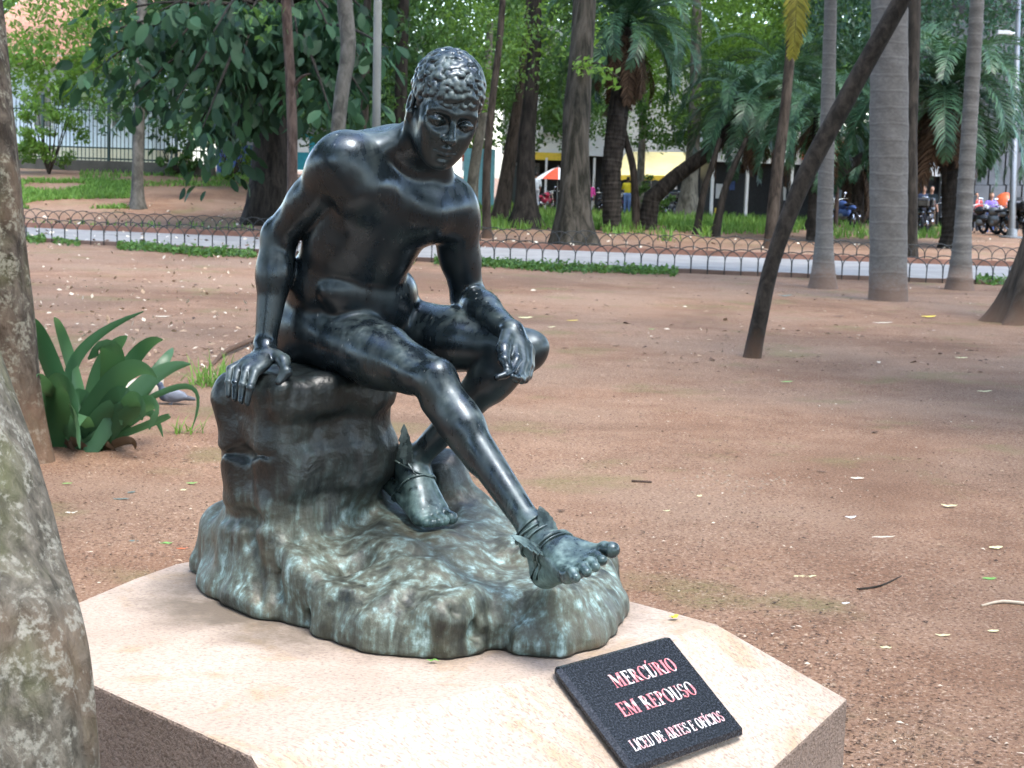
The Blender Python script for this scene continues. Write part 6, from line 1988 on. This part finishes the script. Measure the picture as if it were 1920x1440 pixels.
# strap-leaved clump beside the left tree: every leaf its own blade
def strap_plant():
    f = GT(165, 838); root = empty('strap_leaved_plant', tuple(f)); tag(root, 'clump of broad drooping strap leaves at the foot of the left tree', 'plant')
    tips = [(268, 540, 60), (345, 660, 70), (420, 0, 0)]
    # pixel curves: start, knee, tip and width in pixels
    L_ = [((140, 830), (95, 600), (60, 560), 34), ((150, 830), (115, 640), (265, 548), 20), ((150, 830), (210, 590), (165, 650), 40), ((160, 830), (230, 620), (300, 608), 26),
          ((165, 830), (250, 670), (350, 660), 28), ((150, 830), (120, 660), (145, 780), 50), ((165, 835), (150, 690), (190, 845), 46), ((175, 835), (230, 680), (205, 830), 40),
          ((180, 835), (270, 660), (318, 625), 22), ((190, 835), (330, 650), (352, 800), 10), ((180, 835), (240, 700), (262, 780), 34), ((150, 835), (75, 640), (70, 730), 26),
          ((155, 835), (90, 680), (80, 790), 30), ((170, 835), (215, 640), (290, 690), 34), ((170, 835), (180, 650), (235, 600), 34), ((200, 838), (250, 720), (300, 815), 18),
          ((200, 838), (280, 760), (310, 770), 12), ((195, 838), (255, 740), (285, 740), 16), ((150, 835), (100, 700), (110, 800), 30), ((160, 832), (130, 600), (105, 560), 22),
          ((185, 836), (270, 700), (275, 800), 26), ((165, 835), (140, 720), (150, 840), 34), ((178, 836), (205, 720), (225, 790), 30),
          ((150, 838), (110, 790), (95, 838), 16), ((190, 838), (230, 800), (250, 842), 14), ((170, 838), (180, 800), (215, 845), 14), ((150, 838), (130, 800), (140, 846), 16)]
    for i, (a, k, t_, w_) in enumerate(L_):
        k = (165 + (k[0] - 165) * 1.08, 845 - (845 - k[1]) * .86); t_ = (165 + (t_[0] - 165) * 1.04, 848 - (848 - t_[1]) * .88)
        d0 = 9.35 + nd.uniform(-.15, .15); d1 = d0 - .05 - nd.uniform(-.25, .45); d2 = d1 - nd.uniform(-.2, .35)
        A, K, T_ = W(*a, d0), W(k[0] + (k[0] - 165) * .12, k[1] + 14, d1), W(*t_, d2)
        A = np.array([f[0] + nd.normal() * .10, f[1] + nd.normal() * .10, -.02]); 
        V, Q, tt = [], [], []; n = 14; up = np.array([0, 0, 1.])
        for j in range(n + 1):
            s = j / n; p = (1 - s) ** 2 * A + 2 * s * (1 - s) * (K + (K - (A + T_) / 2) * .50) + s * s * T_
            e = 2 * (1 - s) * (K - A) + 2 * s * (T_ - K); e = nrm(e)
            side = nrm(np.cross(e, np.array([.15, 1.0, .25]))); nm = np.cross(side, e)
            ww = 1.25 * px(w_, 9.2) * (math.sin(math.pi * min(1, .16 + .84 * s)) ** .7 * .9 + .08) / 2
            V += [p - side * ww + nm * ww * .28, p, p + side * ww + nm * ww * .28]; tt += [i / len(L_)] * 3
        for j in range(n): Q += [(3 * j, 3 * j + 1, 3 * j + 4, 3 * j + 3), (3 * j + 1, 3 * j + 2, 3 * j + 5, 3 * j + 4)]
        leaf_obj('leaf', np.array(V), np.array(Q), tt, L_STRAP if i < 23 else L_DEAD, root, f)
strap_plant()
def tuft(label, u, v, n, L_, w, spread, name='grass_tuft'):
    f = GT(u, v); C = [np.array([nd.normal() * spread, nd.normal() * spread, 0]) for _ in range(n)]
    V, Q, T = blades(C, L_, w, nd, .8, .9, 4); o = leaf_obj(name, V, Q, T, L_GRASS); o.location = tuple(f); tag(o, label, 'grass tuft')
tuft('small green grass tuft just left of the rock', 402, 722, 130, .24, .012, .11)
tuft('tiny green tuft at the right of the strap-leaved plant', 345, 812, 26, .16, .010, .05)
tuft('spiky grey-green tuft behind the far hoop fence', 1252, 452, 26, .55, .04, .12)
tuft('spiky tuft between the two leaning thin stems', 1322, 445, 22, .6, .04, .12)

# pigeon
def pigeon():
    f = GT(322, 758); root = empty('pigeon', tuple(f), .25); root.scale = (.78, .78, .78); tag(root, 'grey-blue pigeon resting on the soil behind the strap leaves', 'pigeon')
    S = SDF((-.20, -.09, -.01), (.24, .09, .24), .006)
    S.ell((0, 0, .075), (.105, .056, .058), frame([1, 0, -.12], [0, 0, 1]), .02); S.ell((-.055, 0, .085), (.055, .048, .055), None, .03)
    S.cone((-.075, 0, .10), (-.098, 0, .165), .034, .022, .025); S.ell((-.104, 0, .178), (.027, .022, .022), None, .015); S.cone((-.122, 0, .176), (-.146, 0, .170), .008, .003, .006)
    S.cone((.08, 0, .065), (.19, 0, .045), .030, .016, .02)
    for s in (-1, 1): S.cone((0, s * .025, .03), (0, s * .025, 0), .008, .006, .006); S.cone((0, s * .025, .004), (-.03, s * .025, .004), .005, .004, .003)
    V, Q = S.surface(); V = relax(V, Q, 1)
    t = NT('pigeon plumage'); p_ = t.obj(); x = t.sep(p_)
    c = t.ramp(t.math('ADD', t.math('MULTIPLY', x[0], 3.0), .5), [(0.0, (0.05, 0.06, 0.09)), (0.28, (0.045, 0.06, 0.09)), (0.36, (0.15, 0.17, 0.21)), (0.75, (0.13, 0.145, 0.18)), (0.95, (0.07, 0.075, 0.09))])
    t.P(color=c, rough=.6, spec=.3); link('body', mesh_np('body', V, Q, t.m), root)
    for s in (-1, 1):
        m_ = MB(); m_.sphere((.03, s * .050, .085), .05, 12, 8, (2.0, .28, .75), Matrix.Rotation(.12, 3, 'Y')); m_.build('wing', flat_mat('wing grey', (0.15, 0.17, 0.21), .6), root, True)
pigeon()

# pale stone edging behind the plant, stick and root
def rock_piece(name, label, cat, pts, r, mat, seed=0):
    f = np.array(pts[0]); root_v, q = noise_tube([np.array(p) - f for p in pts], r, 9, .25, 9, seed, 4)
    o = link(name, mesh_np(name, root_v, q, mat), None, tuple(f)); tag(o, label, cat); return o
M_PEB = flat_mat('pale stone', (0.42, 0.36, 0.28), .9, .25, 9, bump=.004)
a = GT(225, 760); b = GT(285, 735)
rock_piece('edging_stone', 'pale curved edging stone behind the strap leaves', 'stone', [a + ZZ_ * .03, (a + b) / 2 + ZZ_ * .06, b + ZZ_ * .03, GT(292, 712) + ZZ_ * .02], [.06, .08, .08, .05], M_PEB, 2)
rock_piece('root', 'thin exposed root curving toward the tuft beside the rock', 'root', [GT(395, 690) + ZZ_ * .01, GT(420, 668) + ZZ_ * .03, GT(450, 655) + ZZ_ * .04, GT(500, 630) + ZZ_ * .02], [.015, .02, .024, .02], B_BROWN, 3)
rock_piece('stick', 'pale stick on the soil at the right edge', 'stick', [GT(1840, 1138) + ZZ_ * .005, GT(1880, 1133) + ZZ_ * .012, GT(1935, 1137) + ZZ_ * .008], [.004, .007, .008], M_PEB, 5)
rock_piece('stick', 'dark crooked twig on the soil right of the pedestal corner', 'stick', [GT(1608, 1109) + ZZ_ * .006, GT(1650, 1103) + ZZ_ * .010, GT(1690, 1083) + ZZ_ * .006], [.008, .005, .003], B_DARK, 6)
rock_piece('stick', 'short reddish twig on the soil beyond the statue\'s foot', 'stick', [GT(1184, 904) + ZZ_ * .006, GT(1222, 906) + ZZ_ * .006], [.008, .006], B_PINK, 7)

# fallen leaves one can pick out
_leafm = {}
def leaf_shape(L_, w, curl, seed):
    r_ = np.random.default_rng(seed); V, Q = [], []; n = 7
    for j in range(n + 1):
        s = j / n; ww = w * math.sin(math.pi * (.04 + .92 * s)) ** .8 / 2
        curl_ = curl * .28; z = .006 + curl_ * L_ * (s - .5) ** 2 * 2 + .0012 * r_.normal()
        for k in (-1, 0, 1): V.append(((s - .5) * L_, ww * k, z + curl_ * ww * .9 * abs(k)))
    for j in range(n): Q += [(3 * j, 3 * j + 3, 3 * j + 4, 3 * j + 1), (3 * j + 1, 3 * j + 4, 3 * j + 5, 3 * j + 2)]
    return np.array(V), np.array(Q)
F_Y = flat_mat('yellow fallen leaf', (0.60, 0.46, 0.05), .6, .25, 30)
F_P = flat_mat('pale fallen leaf', (0.58, 0.55, 0.30), .6, .2, 30)
F_W = flat_mat('bleached fallen leaf', (0.55, 0.50, 0.40), .7, .2, 30)
F_G = flat_mat('green fallen leaf', (0.13, 0.30, 0.06), .5, .2, 30)
F_B = flat_mat('grey-green fallen leaf', (0.09, 0.13, 0.11), .5, .25, 30)
F_D = flat_mat('brown fallen leaf', (0.10, 0.060, 0.038), .8, .3, 30)
F_O = flat_mat('orange scrap', (0.60, 0.14, 0.05), .6, .1, 30)
F_X = flat_mat('white paper scrap', (0.66, 0.68, 0.70), .7, .08, 30)
def fallen(label, u, v, wpx, ang, mat, asp=.42, curl=.25, z=None, name='fallen_leaf', cat='leaf'):
    p = GT(u, v) if z is None else G(u, v, z); L_ = wpx / FPX * np.linalg.norm(p - CAM) * 1.05
    V, Q = leaf_shape(L_, L_ * asp, curl, int(u * 7 + v)); o = link(name, mesh_np(name, V, Q, mat), None, tuple(p)); o.rotation_euler = (0.05, -.05, ang)
    tag(o, label, cat, 'fallen leaves on the soil' if cat == 'leaf' else None)
for a_ in (('large pale leaf with yellow tip behind the statue\'s left knee', 985, 597, 26, .2, F_P, .5, .4), ('narrow yellow leaf right of the statue\'s left knee', 1073, 602, 22, .1, F_Y, .3, .3),
           ('small pale green leaf right of the statue\'s left knee', 1034, 614, 16, .4, F_P, .35, .3), ('bright yellow leaf in front of the royal palm', 1741, 595, 26, 0, F_Y, .55, .5),
           ('long bleached leaf in front of the royal palm', 1655, 606, 34, -.1, F_W, .25, .2), ('dark green curled leaf left of the ringed palm', 1472, 556, 26, .1, F_B, .45, .6),
           ('grey-brown leaf lying left of the royal palm', 1571, 594, 26, .1, F_D, .5, .3), ('pale leaf near the right edge below the flared tree', 1846, 735, 26, 0, F_P, .3, .3),
           ('small green leaf left of the leaning trunk', 1222, 618, 12, 0, F_G, .5, .3), ('green leaf on soil at the leaning trunk\'s right', 1475, 717, 22, 0, F_G, .4, .3),
           ('pale cream leaf below the flared tree', 1802, 672, 22, -.1, F_P, .35, .3), ('bleached leaf below the flared tree', 1848, 645, 22, -.3, F_W, .4, .3),
           ('pale yellow curved leaf on the right soil', 1780, 951, 28, -.3, F_P, .42, .7), ('yellow-grey curled leaf at the far right', 1867, 1030, 24, .1, F_P, .6, .7),
           ('lime green leaf at the right edge', 1855, 1088, 24, 0, F_G, .55, .5), ('long bleached leaf on the right soil', 1655, 1009, 42, .05, F_W, .18, .15),
           ('long pale green leaf right of the bronze foot', 1508, 1084, 42, 0, F_P, .25, .35), ('pale green leaf right of the pedestal', 1767, 1194, 26, 0, F_P, .35, .4),
           ('small cream leaf right of the pedestal', 1661, 1217, 20, -.2, F_P, .5, .4), ('yellow-green leaf below the right stick', 1862, 1186, 20, .1, F_P, .5, .4),
           ('bright green leaf left of the rock', 312, 1021, 22, 0, F_G, .45, .4), ('dark grey-green leaf left of the rock', 251, 1017, 18, 0, F_B, .6, .4),
           ('dark green leaf on the mossy soil', 228, 938, 30, 0, F_B, .3, .4), ('small dark leaf on the mossy soil', 246, 925, 16, .8, F_B, .5, .4), ('green leaf flat on the soil beside the seat rock', 360, 908, 20, .1, F_G, .45, .3),
           ('pale leaf beside the seat rock', 344, 921, 12, .2, F_P, .6, .4), ('dark curled leaf right of the strap-leaved plant', 295, 850, 14, .1, F_D, .5, .6), ('dark brown leaf near the rock\'s left', 348, 864, 16, .2, F_D, .5, .6),
           ('yellow-green leaf beneath the left tree', 126, 909, 18, .4, F_G, .4, .4), ('pale dry leaf near the lichened trunk', 134, 964, 22, .1, F_W, .4, .5),
           ('black leaf on soil above the bronze foot', 1053, 959, 18, -.3, F_D, .5, .8), ('dark leaf far behind the bronze foot', 1208, 886, 12, -.3, F_D, .6, .9), ('small lime leaf behind the bronze foot', 1250, 960, 14, .2, F_P, .4, .4),
           ('cream leaf in the gravelly patch', 1311, 932, 12, .8, F_P, .7, .5), ('brown-cream leaf right of the gravelly patch', 1607, 899, 24, -.1, F_W, .5, .4), ('dark leaf right of the gravelly patch', 1541, 886, 18, -.2, F_D, .5, .5),
           ('dark fallen leaf cup in mid soil', 1640, 813, 14, .5, F_D, .9, 1.0), ('large dry leaf at the left beyond the plant', 305, 595, 26, -.1, F_W, .4, .4)):
    fallen(*a_)
fallen('crumpled yellow leaf lying on the pedestal\'s back edge', 1264, 1162, 20, .5, F_Y, .6, .9, ZP + .001)
fallen('tiny light green leaf at the front foot of the rock', 812, 1243, 22, 0, F_G, .38, .1, ZP + .001)
fallen('orange paper scrap left of the rock', 342, 1031, 22, .1, F_O, .25, .3, None, 'paper_scrap', 'scrap')
fallen('white paper scrap right of the bronze foot', 1595, 972, 20, .2, F_X, .5, .5, None, 'paper_scrap', 'scrap')
fallen('greenish-white scrap beyond the pedestal corner', 1585, 1134, 16, .2, F_X, .4, .5, None, 'paper_scrap', 'scrap')

# leaf litter and crumbs: uncountable
def litter(label, n, mats, smin, smax, region, name='leaf_litter'):
    V, Q, MI = [], [], []
    k = 0
    while k < n:
        u, v = nd.uniform(-40, 1960), region(nd)
        p = G(u, v)
        # clusters
        if mnoise.noise(Vector((p[0] * .8, p[1] * .8, 5))) + .45 < nd.uniform(0, 1): continue
        # keep out of the pedestal
        if -.98 < p[0] < .80 and 2.2 < p[1] < 4.35: k += 1; continue
        k += 1
        p = np.array([p[0], p[1], HT(p[0], p[1]) + .035 * mnoise.noise(Vector((p[0] * .5, p[1] * .5, 0))) if 4 < p[1] < 28 else HT(p[0], p[1])])
        a = nd.uniform(0, 6.28); L_ = nd.uniform(smin, smax) * (nd.uniform(0, 1) ** 1.5 + .35); w = L_ * nd.uniform(.2, .6)
        e = np.array([math.cos(a), math.sin(a), nd.normal() * .12]); s = np.array([-e[1], e[0], nd.normal() * .25]); z = np.array([0, 0, .006 + L_ * .12])
        b = len(V); V += [p - e * L_ / 2 + z * .6, p + s * w / 2 + z, p + e * L_ / 2 + z * .6, p - s * w / 2 + z * .8]
        Q.append((b, b + 3, b + 2, b + 1)); MI.append(nd.integers(0, len(mats)))
    me = mesh_np(name, np.array(V), np.array(Q), mats, False); me.polygons.foreach_set('material_index', np.array(MI, dtype=np.int32))
    o = link(name, me); tag(o, label, 'leaf litter', kind='stuff')
F_T = flat_mat('tan crumb', (0.30, 0.215, 0.145), .9, .3, 30)
F_K = flat_mat('dark crumb', (0.055, 0.035, 0.026), .9, .3, 30)
F_C = flat_mat('cream crumb', (0.46, 0.40, 0.31), .8, .2, 30)
litter('tiny leaf crumbs and twigs scattered over the near soil', 17000, [F_T, F_K, F_K, F_D, F_D, F_T, F_C], .006, .024, lambda r: 620 + 860 * r.uniform(0, 1) ** .8)
litter('pale dry leaf scraps strewn over the far soil', 2200, [F_T, F_T, F_T, F_K, F_D, F_D, F_C], .03, .08, lambda r: r.uniform(455, 700))
def gravel():
    b_ = MB()
    for _ in range(120):
        u = 1400 + nd.normal() * 75; p = G(u, 905 + nd.normal() * 13 + (u - 1400) * .03); r_ = nd.uniform(.003, .010)
        b_.sphere((p[0], p[1], r_ * .4), r_, 6, 4, (1, nd.uniform(.6, 1), .6))
    tag(b_.build('gravel', flat_mat('dusty gravel', (0.26, 0.20, 0.15), .9, .35, 40)), 'scatter of small pale gravel on the soil beyond the bronze foot', 'gravel', kind='stuff')
gravel()
def litter_left():
    V, Q, MI = [], [], []
    for _ in range(420):
        p = G(nd.uniform(20, 540), nd.uniform(470, 720)); a = nd.uniform(0, 6.28); L_ = nd.uniform(.025, .075); e = np.array([math.cos(a), math.sin(a), nd.normal() * .15]) * L_ / 2; s = np.array([-e[1], e[0], nd.normal() * .02]) * nd.uniform(.4, .8)
        b = len(V); z = np.array([0, 0, .035]); V += [p - e + z, p + s + z * 1.2, p + e + z, p - s + z]; Q.append((b, b + 3, b + 2, b + 1)); MI.append(nd.integers(0, 4))
    me = mesh_np('leaf_litter', np.array(V), np.array(Q), [F_C, F_T, F_T, F_C], False); me.polygons.foreach_set('material_index', np.array(MI, dtype=np.int32))
    tag(link('leaf_litter', me), 'pale petals and leaf flakes strewn left of the statue', 'leaf litter', kind='stuff')
litter_left()
def litter_far():
    V, Q, MI = [], [], []
    for _ in range(700):
        p = GT(nd.uniform(0, 1920), nd.uniform(385, 470)); a = nd.uniform(0, 6.28); L_ = nd.uniform(.05, .13); e = np.array([math.cos(a), math.sin(a), .1]) * L_ / 2; s = np.array([-e[1], e[0], .04]) * .6
        b = len(V); z = np.array([0, 0, .06]); V += [p - e + z, p + s + z, p + e + z, p - s + z]; Q.append((b, b + 3, b + 2, b + 1)); MI.append(nd.integers(0, 3))
    me = mesh_np('leaf_litter', np.array(V), np.array(Q), [F_C, F_W, F_D], False); me.polygons.foreach_set('material_index', np.array(MI, dtype=np.int32))
    tag(link('leaf_litter', me), 'dry leaves strewn beyond the path', 'leaf litter', kind='stuff')
litter_far()
